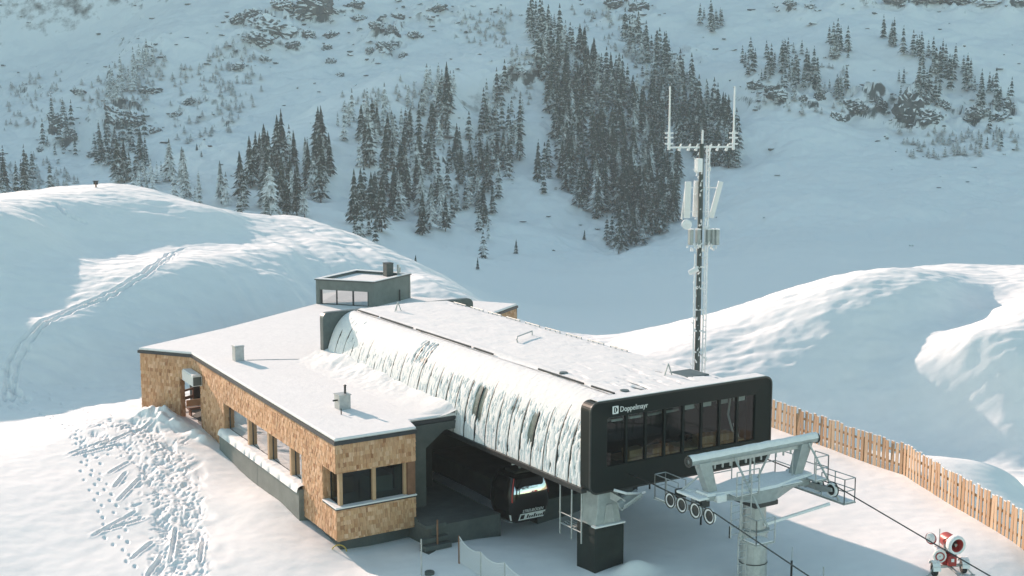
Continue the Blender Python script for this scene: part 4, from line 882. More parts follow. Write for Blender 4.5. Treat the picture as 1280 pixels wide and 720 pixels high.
# sheave trains: four rubber-lined wheels a side on rocker beams
def sheaves(x, ys, z, side):
    rk = MB(); rk.extr([(x+side*.12, y, zz_) for y, zz_ in ((ys[0]+.18, z+.02), (ys[0]+.15, z+.13), ((ys[0]+ys[1])/2, z-.02), (ys[2], z+.10), (ys[3]-.15, z+.13), (ys[3]-.18, z-.02), ((ys[2]+ys[3])/2, z-.18), ((ys[0]+ys[1])/2, z-.2))], (side*.06, 0, 0)); rk.build('rocker_beam', M['galv'], tow, bevel=.01)
    MB().bx(x+side*.18, x+side*.75, (ys[1]+ys[2])/2-.14, (ys[1]+ys[2])/2+.14, z-.05, z+.5).build('rocker_bracket', M['steel'], tow, bevel=.02)
    for y in ys:
        wh = MB().lathe([(.23, -.055), (.30, -.055), (.305, 0), (.30, .055), (.23, .055)], (x, y, z), (1, 0, 0), 22).build('sheave', M['rime'], tow)
        MB().lathe([(.02, -.05), (.23, -.03), (.23, .03), (.02, .05)], (x, y, z), (1, 0, 0), 18).build('hub', M['darksteel'], wh)
        MB().lathe([(.30, -.085), (.34, -.085), (.34, -.056), (.30, -.056)], (x+side*.0, y, z), (side, 0, 0), 22).build('flange_ring', M['darksteel'], wh)
sheaves(1.95, (-3.23, -3.98, -4.85, -5.72), 3.44, 1); sheaves(8.45, (-3.45, -4.25, -5.1, -5.95), 3.53, -1)
for y in (-3.4, -4.9): MB().bx(2.1, 2.5, y-.15, y+.15, 3.55, 3.9).build('cable_box', M['darksteel'], tow, bevel=.02)
MB().box((2.3, -4.4, 3.95), (.9, 1.5, .12)).build('bracket_snow', M['rime'], tow, bevel=.05)
for x, y in ((2.4, -4.0), (2.9, -5.2), (7.9, -4.1)): MB().box((x, y, 3.9), (.5, .35, .35)).build('rimed_gear', M['rime'], tow, bevel=.08)

# ================================================================== radio mast
mx_, my_ = 26.45, 24.5; mz = gz(mx_, my_)
mast = thing('radio_mast', (mx_, my_, mz), 'tall rimed radio mast with whip aerials and panel antennas behind the hall', 'radio mast')
c45 = RT[:2]
def mp_(l, f, z): return (mx_+RT[0]*l+HD[0]*f, my_+RT[1]*l+HD[1]*f, z)
MB().tube(mp_(0, 0, mz-.5), mp_(0, 0, 16.3), .20, .15, 10).build('shaft', M['dkconcrete'], mast)
for l in (-.30, .34): MB().tube(mp_(l, -.1, mz), mp_(l, -.1, 16.2 if l > 0 else 9.0), .055, n=6).build('rail', M['rime'], mast)
ldm = MB()
z = mz+.4
while z < 16: ldm.tube(mp_(.30, -.12, z), mp_(.52, -.12, z), .035, n=5); z += .42
ldm.tube(mp_(.52, -.12, mz), mp_(.52, -.12, 16.2), .05, n=6); ldm.build('ladder', M['rime'], mast)
for z in np.arange(mz+1.2, 9.5, 1.45):
    b = MB(); b.bar(mp_(-.36, -.1, z), mp_(.4, -.1, z), .12, .10); b.build('clamp', M['rime'], mast)
random.seed(5)
rb_ = MB()
for i in range(120):
    z = random.uniform(mz+1, 16); p = mp_(random.choice((-.3, .34, .5, 0))+random.gauss(0, .05), -.15, z); rb_.tube(p, (p[0]+random.gauss(0, .1), p[1]+random.gauss(0, .1), z+random.uniform(.08, .3)), .06, .02, 5)
rb_.build('rime_tufts', M['rime'], mast, kind='stuff')
ca = MB().bar(mp_(-2.15, 0, 16.05), mp_(2.1, 0, 16.1), .12, .12).build('cross_arm', M['rime'], mast)
for l in (-1.5, -.9, -.4, .5, 1.0, 1.6):
    MB().tube(mp_(l, 0, 15.85), mp_(l+.15, -.1, 16.3), .10, .05, 6).build('clamp', M['rime'], ca)
for l in (-2.15, 2.1):
    MB().tube(mp_(l, 0, 15.9), mp_(l, 0, 17.1), .09, n=8).build('aerial_bracket', M['rime'], mast)
    for z in (16.3, 16.7, 17.0): MB().bar(mp_(l-.28, 0, z), mp_(l+.28, 0, z), .09, .10).build('clamp', M['rime'], mast)
    MB().tube(mp_(l, 0, 16.9), mp_(l, 0, 20.05), .065, .05, 8).build('whip_aerial', M['white'], mast)
MB().tube(mp_(.05, 0, 16.0), mp_(.05, 0, 17.2), .06, n=8).build('top_spike', M['rime'], mast)
for l0, l1, f, w_ in ((-.92, -.55, -.25, .42), (.72, 1.28, -.1, .34), (-.25, -.15, .5, .4)):
    pa = MB(); a = np.array(mp_(l0, f, 11.4)); b = np.array(mp_(l1 if l0 > 0 else l0+.02, f-.25, 13.85)); pa.bar(a, b, w_, .16, HD); pa = pa.build('panel_antenna', M['white'], mast, bevel=.04)
    MB().bar(mp_(0, 0, 11.8), mp_(l0*.9, f*.8, 11.8), .05, .05).build('bracket', M['rime'], pa); MB().bar(mp_(0, 0, 13.4), mp_((l1 if l0 > 0 else l0), f*.8, 13.4), .05, .05).build('bracket', M['rime'], pa)
MB().bar(mp_(-1.25, -.1, 11.3), mp_(-1.0, -.3, 13.7), .12, .10, HD).build('panel_antenna', M['white'], mast, bevel=.03)
dr = MB().lathe([(.02, .0), (.32, .02), (.34, .3), (.30, .34), (.02, .36)], mp_(-.95, -.3, 11.0), -HD, 16).build('dish_drum', M['rime'], mast)
for l in (-.62, -.15, .55, .85, 1.1): 
    u = MB().box(mp_(l, -.2, 10.1), (.28, .28, 1.0)).build('radio_unit', M['steel'], mast, bevel=.03); MB().box(mp_(l, -.2, 10.65), (.30, .30, .08)).build('unit_snow', M['rime'], u)
rk_ = MB()
for i in range(26): 
    p = np.array(mp_(random.uniform(-.9, 1.1), random.uniform(-.4, .2), random.uniform(9.1, 9.7))); rk_.tube(p, p+np.array([random.gauss(0, .12), random.gauss(0, .12), random.uniform(.1, .35)]), .08, .03, 5)
rk_.build('rime_tufts', M['rime'], mast, kind='stuff')
MB().box(mp_(-.2, -.2, 14.9), (.4, .4, .9)).build('junction_box', M['rime'], mast, bevel=.04)
MB().tube(mp_(-.7, -.2, 7.7), mp_(-.1, -.2, 8.0), .16, .2, 10).build('camera_arm', M['rime'], mast)

# ================================================================== picket fence
fen = thing('picket_fence', (21.9, 2.1, 0), 'pale wooden picket snow fence along the edge of the plateau', 'fence')
LINE = [(23.3, 24.0), (23.0, 14.0), (22.0, 2.2), (17.7, -8.6), (15.2, -15.0)]
pk = MB(); pk.extr([(-.11, 0, 0), (.11, 0, 0), (.11, 0, 1), (-.11, 0, 1)], (0, -.03, 0)); tmp = pk.build('picket', M['picket'], None, bevel=.008); pme = tmp.data; bpy.data.objects.remove(tmp)
caps = MB()
random.seed(11)
for a, b in zip(LINE[:-1], LINE[1:]):
    a = np.array(a); b = np.array(b); L = np.linalg.norm(b-a); d = (b-a)/L; n = round(L/.34); nrm = np.array([d[1], -d[0]])
    if nrm @ (CAM[:2]-a) < 0: nrm = -nrm
    for zr in (.45, 1.15):
        p, q = a-nrm*.03, b-nrm*.03; MB().bar((*p, gz(*a)+zr), (*q, gz(*b)+zr), .06, .12).build('rail', M['pine'], fen)
    for k in range(n):
        p = a+d*(k+.5)*L/n; z = gz(*p); h = random.uniform(1.60, 1.74)
        o = link(bpy.data.objects.new('picket', pme), fen); o.location = Vector((*(p+nrm*.02), z-.1))-fen.location; o.scale = (random.uniform(.9, 1.1), 1, h+.1)
        o.rotation_euler = (random.gauss(0, .015), random.gauss(0, .012), math.atan2(d[1], d[0])+random.gauss(0, .03))
        caps.box((*(p+nrm*.005), z+h+.015), (.2, .06, .035), [[d[0], -d[1], 0], [d[1], d[0], 0], [0, 0, 1]])
    for k in range(int(L/2.9)+1):
        p = a+d*min(L, k*2.9)-nrm*.12; z = gz(*p); MB().bx(p[0]-.06, p[0]+.06, p[1]-.06, p[1]+.06, z-.3, z+1.35).build('post', M['pine'], fen)
caps.build('picket_snow', M['roofsnow'], fen, kind='stuff')

# ================================================================== snow gun
gx_, gy_ = 12.55, -8.7; gz0 = gz(gx_, gy_)
gun = thing('snow_gun', (gx_, gy_, gz0), 'red and white fan snow gun on wheels standing near the fence', 'snow gun')
def gp(l, f, z): return (gx_+RT[0]*l+HD[0]*f, gy_+RT[1]*l+HD[1]*f, gz0+z)
ax = -HD*.93+RT*.30+np.array([0, 0, -.05])
for l, f in ((-.62, -.55), (.72, -.2)):
    wl_ = MB().lathe([(.14, -.09), (.26, -.10), (.30, -.06), (.30, .06), (.26, .10), (.14, .09)], gp(l, f, .26), RT, 22).build('wheel', M['rubber'], gun, smooth=True)
    MB().lathe([(.02, -.07), (.14, -.06), (.14, .06), (.02, .07)], gp(l, f, .26), RT, 16).build('rim', M['steel'], wl_)
    fd = MB()
    for k in range(6):
        a0, a1 = D(20+k*26), D(20+(k+1)*26)
        P = [gp(l-.16, f+.37*math.cos(a0), .26+.37*math.sin(a0)), gp(l+.16, f+.37*math.cos(a0), .26+.37*math.sin(a0)), gp(l+.16, f+.37*math.cos(a1), .26+.37*math.sin(a1)), gp(l-.16, f+.37*math.cos(a1), .26+.37*math.sin(a1))]
        fd.extr(P, (np.array(gp(0, math.cos((a0+a1)/2), math.sin((a0+a1)/2)))-np.array(gp(0, 0, 0)))*.05)
    fd.build('fender', M['rime'], gun)
ch_ = MB(); ch_.bar(gp(-.6, -.5, .33), gp(.75, -.2, .33), .12, .10); ch_.bar(gp(.05, -.35, .33), gp(.25, -1.3, .22), .10, .10); ch_.bar(gp(.05, -.35, .33), gp(-.1, .7, .3), .12, .1); ch_.build('chassis', M['galv'], gun)
MB().lathe([(.30, 0), (.36, .08), (.36, .42), (.28, .5)], gp(.05, -.15, .36), (0, 0, 1), 8).build('base_body', M['gunred'], gun)
MB().box(gp(.1, -.5, .62), (.36, .30, .42), np.array([RT, HD, [0, 0, 1]]).T).build('control_box', M['gunred'], gun, bevel=.03)
MB().box(gp(.1, -.64, .68), (.12, .06, .14), np.array([RT, HD, [0, 0, 1]]).T).build('warning_plate', M['white'], gun)
for l in (-.14, .34): MB().bar(gp(l, -.25, .80), gp(l+.02, -.2, 1.25), .08, .08, HD).build('yoke_arm', M['galv'], gun)
bc = np.array(gp(.18, -.25, 1.32))
br = MB().lathe([(.24, -.62), (.30, -.5), (.31, .05), (.34, .22), (.35, .34), (.29, .36), (.25, .30), (.22, -.4), (.05, -.45)], bc, ax, 26).build('fan_barrel', M['gunred'], gun, smooth=True)
MB().lathe([(.345, .05), (.40, .10), (.415, .30), (.385, .40), (.30, .38), (.27, .30)], bc, ax, 26).build('nozzle_ring', M['rime'], br, smooth=True)
fn = MB(); u = np.cross(ax, [0, 0, 1]); u /= np.linalg.norm(u); v = np.cross(u, ax); 
for k in range(6):
    a = k*PI/3; dv = u*math.cos(a)+v*math.sin(a); fn.bar(bc+ax*.02+dv*.04, bc+ax*.02+dv*.22, .07, .015, ax)
fn.build('fan', M['darksteel'], br)
MB().lathe([(.03, 0), (.28, 0), (.30, .06), (.28, .12), (.03, .12)], gp(-.42, -.45, .82), -HD, 20).build('hose_reel', M['white'], gun)
MB().lathe([(.15, .13), (.20, .13), (.20, .15), (.15, .15)], gp(-.42, -.45, .82), -HD, 20).build('reel_ring', M['gunred'], gun)
MB().lathe([(.02, 0), (.24, .02), (.26, .08), (.05, .1)], gp(-.55, .25, 1.35), -RT*.7-HD*.7, 20).build('compressor_cover', M['gunred'], gun)
MB().lathe([(.02, .1), (.22, .08), (.2, .14), (.02, .18)], gp(-.55, .25, 1.38), -RT*.7-HD*.7, 20).build('cover_snow', M['rime'], gun)
MB().box(gp(-.25, 0, .98), (.5, .5, .14), np.array([RT, HD, [0, 0, 1]]).T).build('body_snow', M['rime'], gun, bevel=.06)
MB().tube(gp(-.3, .0, 1.0), gp(-.3, .0, 1.85), .02, n=6).build('aerial', M['galv'], gun)
for l, f in ((-.95, -.8), (1.0, -.6)): 
    MB().bar(gp(l*.65, f*.7, .4), gp(l, f, .04), .05, .05).build('stabiliser', M['galv'], gun); MB().lathe([(.0, 0), (.1, 0), (.1, .04), (.0, .05)], gp(l, f, .0), (0, 0, 1), 10).build('foot', M['galv'], gun)

# ================================================================== stakes, safety net, small things round the plateau
def stake(px, py, h, r, m, label, cat='stake', group=None, lean=0, nm='stake'):
    x, y, z = ground_at(px, py); t = MB().tube((x, y, z-.3), (x+lean, y, z+h), r, r*.9, 8)
    o = solo(t, nm, m, (x, y, z), label, cat, group); return x, y, z
stake(547, 688, 1.45, .05, M['darkpine'], 'brown wooden stake in the snow before the concrete steps', nm='wooden_stake')
stake(527, 722, 1.75, .035, M['galv'], 'thin pale metal pole standing left of the brown stake', 'pole', nm='marker_pole')
xb, yb, zb = ground_at(537, 719); solo(MB().lathe([(.22, -.3), (.22, .12), (.20, .14), (.02, .15)], (xb, yb, zb), (0, 0, 1), 16), 'manhole_drum', M['dkconcrete'], (xb, yb, zb), 'grey round drum lid half sunk in snow by the pale pole', 'drum')
nx_, ny_, nz_ = ground_at(574, 706)
net = thing('safety_net', (nx_, ny_, nz_), 'white mesh safety net sagging between posts in the shade', 'safety net')
npts = [(574, 706), (601, 722), (631, 738), (665, 758)]
NW = [ground_at(*q) for q in npts]; NW = [np.array(q) for q in NW]
MB().tube(NW[0]-[0, 0, .3], NW[0]+[0, 0, 1.30], .045, n=8).build('end_post', M['darkpine'], net)
for q in NW[1:]: MB().tube(q-[0, 0, .3], q+[0, 0, 1.18], .03, n=8).build('post', M['galv'], net)
nt = MB()
for a, b in zip(NW[:-1], NW[1:]):
    n = 26
    f = lambda t, s: a+(b-a)*t+np.array([0, 0, .08+s*(1.1-.22*4*t*(1-t))+(.10 if a is NW[0] else 0)*(1-t)*s])
    for k in range(n): nt.bar(f(k/n, 0), f(k/n, 1), .012, .012, (b-a))
    for s_ in np.linspace(0, 1, 15):
        for k in range(0, n, 4): nt.bar(f(k/n, s_), f(min(1, (k+4)/n), s_), .010 if s_ < 1 else .03, .010 if s_ < 1 else .03)
nt.build('mesh', M['net'], net, kind='stuff')
for px, py, h, lab in ((1016-27, 722, .95, 'thin marker pole with dark sleeve standing in the shade by the tower'), (1029, 726, .55, 'short pale rod standing in the shade past the sleeved pole')):
    x, y, z = ground_at(px, py)
    if 'sleeve' in lab and 'thin' in lab:
        t = thing('marker_pole', (x, y, z), lab, 'pole'); MB().tube((x, y, z-.3), (x, y, z+.75), .045, n=8).build('sleeve', M['rubber'], t); MB().tube((x, y, z+.75), (x, y, z+1.35), .015, n=6).build('rod', M['galv'], t)
    else: solo(MB().tube((x, y, z-.3), (x, y, z+h), .03, n=6), 'marker_pole', M['galv'], (x, y, z), lab, 'pole')
for px, py, lab in ((812, 612, 'short dark stub post in shaded snow left of the sheaves'), (876, 656, 'short dark stub post in shaded snow under the sheaves'), (912, 674, 'short dark stub post in shaded snow beside the tower ladder')):
    stake(px, py, .55, .05, M['rubber'], lab, 'post', nm='stub_post')
hp = ground_at(424, 690); hoop = MB(); hoop.path([(hp[0]+.35*math.cos(a)*RT[0], hp[1]+.35*math.cos(a)*RT[1], hp[2]-.05+.32*math.sin(a)) for a in np.linspace(0, PI, 10)], .03)
solo(hoop, 'pipe_hoop', M['yellow'], hp, 'yellow pipe hoop poking from snow below the corner window', 'pipe')
# small bench table in the porch
bn = thing('bench', (-4.9, 34.4, .05), 'brown wooden bench inside the open porch', 'bench')
MB().box((-4.9, 34.4, .5), (1.6, .5, .06)).build('seat', M['darkpine'], bn); MB().box((-4.9, 34.65, .8), (1.6, .05, .4)).build('backrest', M['pine'], bn)
for x in (-5.55, -4.25): MB().bx(x-.04, x+.04, 34.2, 34.6, .05, .47).build('leg', M['darkpine'], bn)
# hut-like signpost on the hill crest
hx_, hy_, hz_ = ground_at(120, 234.5); sp_ = thing('trail_signpost', (hx_, hy_, hz_), 'tiny dark trail post with a roofed board on the hill crest', 'signpost')
MB().bx(hx_-.06, hx_+.06, hy_-.06, hy_+.06, hz_-.5, hz_+.5).build('post', M['darkpine'], sp_); MB().box((hx_, hy_, hz_+.42), (.42, .12, .30), np.array([RT, HD, [0, 0, 1]]).T).build('board', M['edge'], sp_)
MB().box((hx_, hy_, hz_+.61), (.55, .3, .06), np.array([RT, HD, [0, 0, 1]]).T).build('cap', M['edge'], sp_)
# ================================================================== crags and spruces on the mountain
random.seed(21); rs = np.random.default_rng(21)
def crag_mesh(seed):
    bm = bmesh.new(); bmesh.ops.create_icosphere(bm, subdivisions=4, radius=1)
    P = np.array([v.co[:] for v in bm.verts]); r = 1+.32*fbm(P[:, 0]*1.4+seed, P[:, 1]*1.4+P[:, 2], seed, 4)
    r = r+.22*ridged(P[:, 0]*2.0+seed*3, P[:, 2]*3.4+P[:, 1]*1.5, seed+5, 3)-.15
    for v, k in zip(bm.verts, r): v.co *= k; v.co.z = v.co.z*.9; v.co.z = round(v.co.z*5)/5*.6+v.co.z*.4
    me = bpy.data.meshes.new('rock_outcrop'); bm.to_mesh(me); bm.free(); me.materials.append(M['rock']); return me
CM = [crag_mesh(k) for k in range(5)]
def crag(px, py, wpx, hpx, lab, grp, tilt=0):
    (x, y, z, d), = far_at([px], [py]); s = 1.3*wpx/FPX*d/2; h = 1.3*hpx/FPX*d/2
    o = bpy.data.objects.new('rock_outcrop', random.choice(CM)); C.objects.link(o); o.location = (x+HD[0]*s*.35, y+HD[1]*s*.35, z-h*.15); o.scale = (s, s*.8, h*1.05)
    o.rotation_euler = (random.gauss(0, .15), tilt+random.gauss(0, .15), -AZ+random.choice((0, PI))+random.gauss(0, .3)); return tag(o, lab, 'rock', grp)
g = 'dark crags high on the slope behind the frosted spruces'; l_ = 'dark snow capped crag high above the frosted spruces'
big_ = 'broad dark crag in the main cliff high above the frosted spruces'
for a in ((340,38,40,20),(372,24,34,16),(398,12,36,18),(322,52,26,14),(408,62,10,12),(365,60,14,8),(490,42,12,18),(480,58,16,10),(412,45,14,8),(462,68,8,8),(452,24,16,8),(425,95,9,8),(300,30,22,12),(318,18,18,10),(355,12,24,12),(440,8,20,10),(500,24,16,12),(520,45,14,10),(545,12,18,9),(470,35,14,8),(385,45,16,10),(330,75,12,8),(300,88,14,8),(505,70,10,8),(415,78,12,8)): crag(*a, big_ if a[2] >= 24 else l_, g, -.4)
g = 'rock bands on the far right slope'; l_ = 'dark rock band with sparse spruces on the far slope beyond the mast'
for a in ((945,112,14,9),(975,122,22,12),(962,112,10,8),(1025,122,10,12),(1045,150,16,14),(1065,135,18,18),(1080,140,12,10),(1100,138,12,14),(1140,140,26,34),(1160,150,22,20),(1180,135,16,12),(1152,125,18,16),(1225,142,22,14),(1250,148,20,10),(1210,150,16,8),(1262,135,14,12),(1030,118,10,8),(1005,125,8,10)): crag(*a, l_, g)
g = 'cliff along the upper right edge of the slope'; l_ = 'long dark cliff piece above the open snowfield on the right'
for a in ((1165,2,36,10),(1200,4,30,8),(1240,2,34,10),(1120,1,22,8),(988,9,12,6),(1010,8,12,4),(1275,3,16,7)): crag(*a, l_, g)
g = 'rocks at the top of the dense wood'; l_ = 'dark rock knob on the spur above the dense wood'
for a in ((770,8,18,12),(798,12,20,12),(785,22,12,7),(664,83,16,10),(650,92,10,6),(560,214,12,8)): crag(*a, l_, g)
g = 'rocks on the hazy left spur'; l_ = 'hazy snow covered crag on the left spur below the sunlit trees'
for a in ((148,146,30,16),(165,152,18,14),(188,115,20,10),(72,165,16,26),(88,170,12,12),(100,118,16,8),(50,188,8,6),(115,195,12,8),(195,165,14,10),(220,145,14,9),(235,130,16,7)): crag(*a, l_, g, .3)
# small stones showing through the snow: too many and too small to single out
st = []
ico = bmesh.new(); bmesh.ops.create_icosphere(ico, subdivisions=1, radius=1); IV = np.array([v.co[:] for v in ico.verts]); IF = [tuple(v.index for v in f.verts) for f in ico.faces]; ico.free()
sb_ = MB()
spots = []
for cx, cy, w_, h_, s_ in CRAG_AREAS: spots += [(random.gauss(cx, w_*.8), random.gauss(cy, h_*.8)) for _ in range(int(26*s_))]
spots += [(random.uniform(640, 1280), random.uniform(180, 330)) for _ in range(14)]+[(random.uniform(0, 1280), random.uniform(0, 240)) for _ in range(160)]
spots = [q for q in spots if -20 < q[0] < 1300 and -10 < q[1] < 330]
for (x, y, z, d) in far_at(*zip(*spots)):
    k = random.uniform(.3, 1.5)*d/800; V = IV*np.array([k*random.uniform(.8, 2.0), k, k*random.uniform(.3, .7)])*(1+.25*rs.standard_normal((len(IV), 1))); sb_.add(V @ np.array([[RT[0], RT[1], 0], [HD[0], HD[1], 0], [0, 0, 1]])+[x, y, z], IF)
so = sb_.build('scattered_stones', M['rock'], None); tag(so, 'small dark stones scattered through the mountain snow', 'stones', None, 'stuff')

def spruce_arrays(seed, tiers=15, k=9):
    """one spruce of height 1: drooping jagged branch skirts round a hidden stem"""
    r_ = random.Random(seed); V = []; F = []
    for t in range(tiers):
        u = min(1, max(0, (t+r_.uniform(-.3, .3))/(tiers-1))); zt_ = .07+.86*u**.92; R = .165*(1-u)**.9+.014; R *= r_.uniform(.85, 1.15); n = max(5, int(k-3*u)); a0 = r_.uniform(0, 6.28); hgt = .085+.05*(1-u)
        ctr = len(V); V.append((0, 0, min(1.0, zt_+hgt)))
        base = len(V)
        for i in range(2*n):
            a = a0+PI*i/n+r_.gauss(0, .12); rr = R*(r_.uniform(.85, 1.2) if i % 2 == 0 else r_.uniform(.38, .6)); dz = -.028*r_.uniform(.5, 1.6)*(1-u*.6) if i % 2 == 0 else .014
            V.append((rr*math.cos(a), rr*math.sin(a), zt_+dz))
        mid = len(V)
        for i in range(n):
            a = a0+2*PI*i/n; V.append((R*.45*math.cos(a), R*.45*math.sin(a), zt_+hgt*.58))
        for i in range(n):
            b0 = base+2*i; b1 = base+2*i+1; bm1 = base+(2*i-1) % (2*n); m0 = mid+i; m1 = mid+(i+1) % n
            F += [(m0, b0, b1), (m0, bm1, b0), (m0, b1, m1), (ctr, m0, m1)]
    return np.array(V), F
def spruce_mesh(seed, m):
    V, F = spruce_arrays(seed); me_ = bpy.data.meshes.new('crown'); me_.from_pydata(V.tolist(), [], F); me_.materials.append(m); return me_
SP = {'d': [spruce_mesh(s, M['spruce']) for s in range(6)], 'f': [spruce_mesh(s+20, M['frosted']) for s in range(4)]}
SPA = [spruce_arrays(s+40, 9, 7) for s in range(4)]
tb = MB().tube((0, 0, -.06), (0, 0, .9), .016, .003, 6); tmp = tb.build('trunk', M['bark'], None); TRM = tmp.data; bpy.data.objects.remove(tmp)
# woods: (polygon in the picture, count, tree height m, kind, label, group)
WOODS = [
 ([(655,18),(690,25),(720,62),(780,100),(830,150),(850,215),(840,290),(815,290),(792,312),(765,262),(735,272),(700,222),(690,150),(672,80)], 540, 16, 'd', 'dark snow dusted spruce in the dense wood on the central spur', 'spruces of the dense wood', 'some'),
 ([(775,40),(800,35),(850,85),(880,120),(925,165),(922,205),(890,205),(850,180),(815,120)], 190, 15, 'd', 'dark spruce in the upper strip of wood behind the mast', 'spruces behind the mast', 'some'),
 ([(750,290),(800,290),(808,318),(770,318)], 10, 14, 'd', 'spruce at the lower tip of the dense wood', 'spruces at the foot of the wood', None),
 ([(300,215),(350,188),(415,172),(425,225),(408,262),(372,278),(340,278),(298,266)], 60, 15, 'd', 'tall snowy spruce behind the crest of the left hill', 'spruces behind the left hill', 'mix'),
 ([(205,220),(288,232),(290,262),(240,258),(205,240)], 13, 13, 'f', 'heavily frosted spruce peeping over the left hill crest', 'frosted spruces over the hill crest', 'f'),
 ([(440,165),(500,140),(560,115),(565,180),(540,200),(530,270),(500,275),(470,300),(435,290),(450,220)], 105, 14, 'd', 'snowy spruce in the open wood on the left spur', 'spruces of the open wood', 'mix'),
 ([(415,150),(470,135),(560,100),(575,118),(500,150),(430,172)], 34, 12, 'f', 'white frosted spruce along the top edge of the left spur', 'frosted spruces on the spur edge', 'f'),
 ([(555,215),(590,150),(640,95),(655,110),(650,200),(620,250),(618,320),(604,318),(590,250),(565,280),(520,300),(530,260)], 115, 13, 'd', 'snowy spruce beside the bare gully left of the dense wood', 'spruces beside the gully', 'mix'),
 ([(668,200),(688,200),(686,240),(670,240)], 7, 13, 'd', 'lone clump spruce inside the bare gully', 'spruces inside the gully', None),
 ([(110,165),(185,160),(185,215),(150,225),(112,200)], 34, 15, 'd', 'hazy dark spruce below the crags on the left spur', 'hazy spruces on the left spur', None),
 ([(125,112),(185,68),(200,78),(150,125),(130,128)], 30, 15, 'f', 'bright frosted spruce on the lit edge of the left spur', 'bright frosted spruces', 'f'),
 ([(55,140),(90,135),(95,190),(50,195)], 11, 13, 'd', 'faint spruce among the far left crags', 'faint spruces on the far left', None),
 ([(0,200),(30,195),(70,235),(0,245)], 18, 12, 'd', 'faint spruce low on the far left slope', 'faint low spruces on the left', None),
 ([(160,215),(205,218),(205,236),(165,236)], 16, 8, 'f', 'small frosted spruce just beyond the rounded hill top', 'small frosted spruces', 'f'),
 ([(918,60),(945,70),(1000,58),(1030,88),(1020,105),(985,112),(935,92)], 48, 12, 'd', 'spruce in the small wood right of the mast top', 'spruces right of the mast', None),
 ([(1035,45),(1062,40),(1060,75),(1032,82)], 12, 12, 'd', 'spruce at the end of the small wood beyond the mast', 'spruces at the wood end', None),
 ([(1100,38),(1118,35),(1130,62),(1102,55)], 8, 13, 'd', 'spruce in the topmost clump on the right slope', 'topmost right spruces', None),
 ([(1130,45),(1160,60),(1220,85),(1216,105),(1175,115),(1150,90),(1128,65)], 34, 13, 'd', 'spruce standing above the rock bands on the right slope', 'spruces above the rock bands', None),
 ([(1120,95),(1180,105),(1180,135),(1125,125)], 14, 12, 'd', 'spruce growing on the big crag on the right slope', 'spruces on the big crag', None),
 ([(1205,100),(1250,100),(1275,120),(1265,135),(1210,135)], 20, 11, 'd', 'spruce among the outermost right rock bands', 'outermost right spruces', None),
 ([(1225,158),(1255,158),(1255,182),(1225,180)], 8, 9, 'd', 'small spruce below the rock bands on the right', 'small right spruces', None),
 ([(870,15),(905,12),(905,38),(880,38)], 10, 13, 'd', 'spruce in the high clump above the mast', 'spruces above the mast', None),
 ([(1020,112),(1060,100),(1060,120),(1022,128)], 9, 10, 'd', 'thin spruce on the middle rock band', 'thin middle spruces', None)]
LONE = [(597,338,16),(645,318,20),(519,331,14),(640,108,12),(252,196,9),(246,188,10),(730,300,14)]
cand = []
for wi, (poly, n, hgt, kind, lab, grp, mixm) in enumerate(WOODS):
    pts = [rpoly(poly) for _ in range(n)]
    for (x, y, z, d) in far_at([q[0] for q in pts], [q[1]+6 for q in pts]):
        kd = 'f' if mixm == 'f' or (mixm == 'mix' and random.random() < .28) or (mixm == 'some' and random.random() < .14) else 'd'
        hk = random.choice((.55, .75, .9, 1.0, 1.1, 1.25)); h = hgt*hk; lb2 = lab
        if mixm in ('mix', 'some') and kd == 'f': lb2 = 'white frosted '+lb2.replace('tall snowy ', '').replace('dark snow dusted ', '').replace('snowy ', '').replace('dark ', '')
        else: lb2 = ('short ' if hk < .6 else 'tall ' if hk > 1.2 else '')+lb2.replace('tall ', '')
        cand.append((h/d, x, y, z, d, h, kd, lb2, grp))
for px, py, hp_ in LONE:
    (x, y, z, d), = far_at([px], [py]); cand.append((1, x, y, z, d, hp_/FPX*d, 'd', 'lone spruce standing apart on the open lower snow slope', 'lone spruces'))
cand.sort(key=lambda c: -c[0])
for (_, x, y, z, d, h, kd, lab, grp) in cand[:300]:
    t = thing('spruce_tree', (x, y, z-.3), lab, 'tree', grp); rz = random.uniform(0, 6.28); w_ = random.uniform(.85, 1.25)
    o = link(bpy.data.objects.new('crown', random.choice(SP[kd])), t); o.scale = (h*w_, h*w_, h); o.rotation_euler = (random.gauss(0, .02), random.gauss(0, .02), rz)
    o = link(bpy.data.objects.new('trunk', TRM), t); o.scale = (h, h, h)
for kd, m_, nm, lab in (('d', 'spruce', 'far_spruce_wood', 'mass of smaller dark spruces filling the woods on the mountain'), ('f', 'frosted', 'far_frosted_wood', 'mass of smaller frosted spruces along the spur edges')):
    VV = []; FV = []; n0 = 0
    for (_, x, y, z, d, h, k2, lab2, grp) in cand[300:]:
        if k2 != kd: continue
        V, F = random.choice(SPA); a = random.uniform(0, 6.28); c_, s_ = math.cos(a), math.sin(a); w_ = h*random.uniform(.9, 1.3)
        VV.append(np.c_[(V[:, 0]*c_-V[:, 1]*s_)*w_+x, (V[:, 0]*s_+V[:, 1]*c_)*w_+y, V[:, 2]*h+z-.3]); FV.append(np.array(F)+n0); n0 += len(V)
    if not VV: continue
    VV = np.concatenate(VV); FV = np.concatenate(FV)
    me_ = bpy.data.meshes.new(nm); me_.from_pydata(VV.tolist(), [], FV.tolist()); me_.materials.append(M[m_]); o = bpy.data.objects.new(nm, me_); C.objects.link(o); tag(o, lab, 'wood', None, 'stuff')

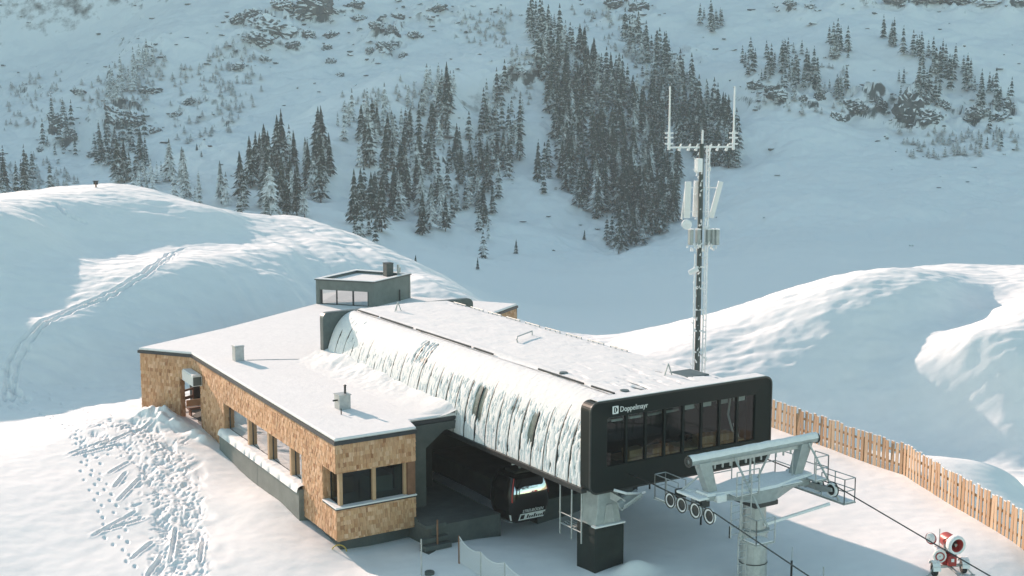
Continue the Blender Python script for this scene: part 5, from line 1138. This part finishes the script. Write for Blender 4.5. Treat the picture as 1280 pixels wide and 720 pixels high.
# low scrub, too small and dense to single out
sc_ = []
for poly, n in (([(90,110),(190,60),(215,75),(180,140),(110,140)], 130), ([(270,60),(330,40),(330,120),(285,170),(270,140)], 110), ([(210,90),(270,70),(270,170),(215,190)], 60), ([(560,20),(640,10),(640,60),(590,60)], 70), ([(1120,165),(1280,165),(1280,190),(1140,205)], 80), ([(930,60),(1060,90),(1060,160),(940,130)], 60), ([(420,120),(560,90),(570,110),(430,150)], 60), ([(0,110),(80,90),(80,150),(0,170)], 60), ([(700,10),(780,20),(830,100),(760,60)], 60), ([(640,60),(670,80),(660,150),(630,110)], 40), ([(0,205),(60,195),(110,232),(0,245)], 60)):
    sc_ += [rpoly(poly) for _ in range(n)]
VV = []; FV = []; n0 = 0
for (x, y, z, d) in far_at([q[0] for q in sc_], [q[1] for q in sc_]):
    V, F = random.choice(SPA); k = random.uniform(2.0, 4.5); w_ = k*random.uniform(2.0, 3.2)
    VV.append(np.c_[V[:, 0]*w_+x, V[:, 1]*w_+y, V[:, 2]*k+z-.2]); FV.append(np.array(F)+n0); n0 += len(V)
me_ = bpy.data.meshes.new('scrub'); me_.from_pydata(np.concatenate(VV).tolist(), [], np.concatenate(FV).tolist()); me_.materials.append(M['scrub'])
o = bpy.data.objects.new('scrub', me_); C.objects.link(o); tag(o, 'low snow covered scrub dotted over the mountain slopes', 'scrub', None, 'stuff')

# ================================================================== haze over the valley
hz = MB(); zlo, zhi = -175, 520
fl_ = [f2w(-950, -1950), f2w(-950, 1500), f2w(1700, 1500), f2w(1700, -1950)]
hz.extr([(x, y, zlo) for x, y in fl_], (0, 0, zhi-zlo))
hm = bpy.data.materials.new('haze'); hm.use_nodes = True; N = hm.node_tree.nodes; N.remove(N['Principled BSDF'])
pv = N.new('ShaderNodeVolumePrincipled'); pv.inputs['Color'].default_value = (0.86, 0.96, 1.0, 1); pv.inputs['Density'].default_value = 0.00017; pv.inputs['Anisotropy'].default_value = 0.2
hm.node_tree.links.new(pv.outputs[0], N['Material Output'].inputs['Volume'])
ho = hz.build('haze', hm, None); tag(ho, 'thin pale winter haze in the valley', 'haze', None, 'stuff')
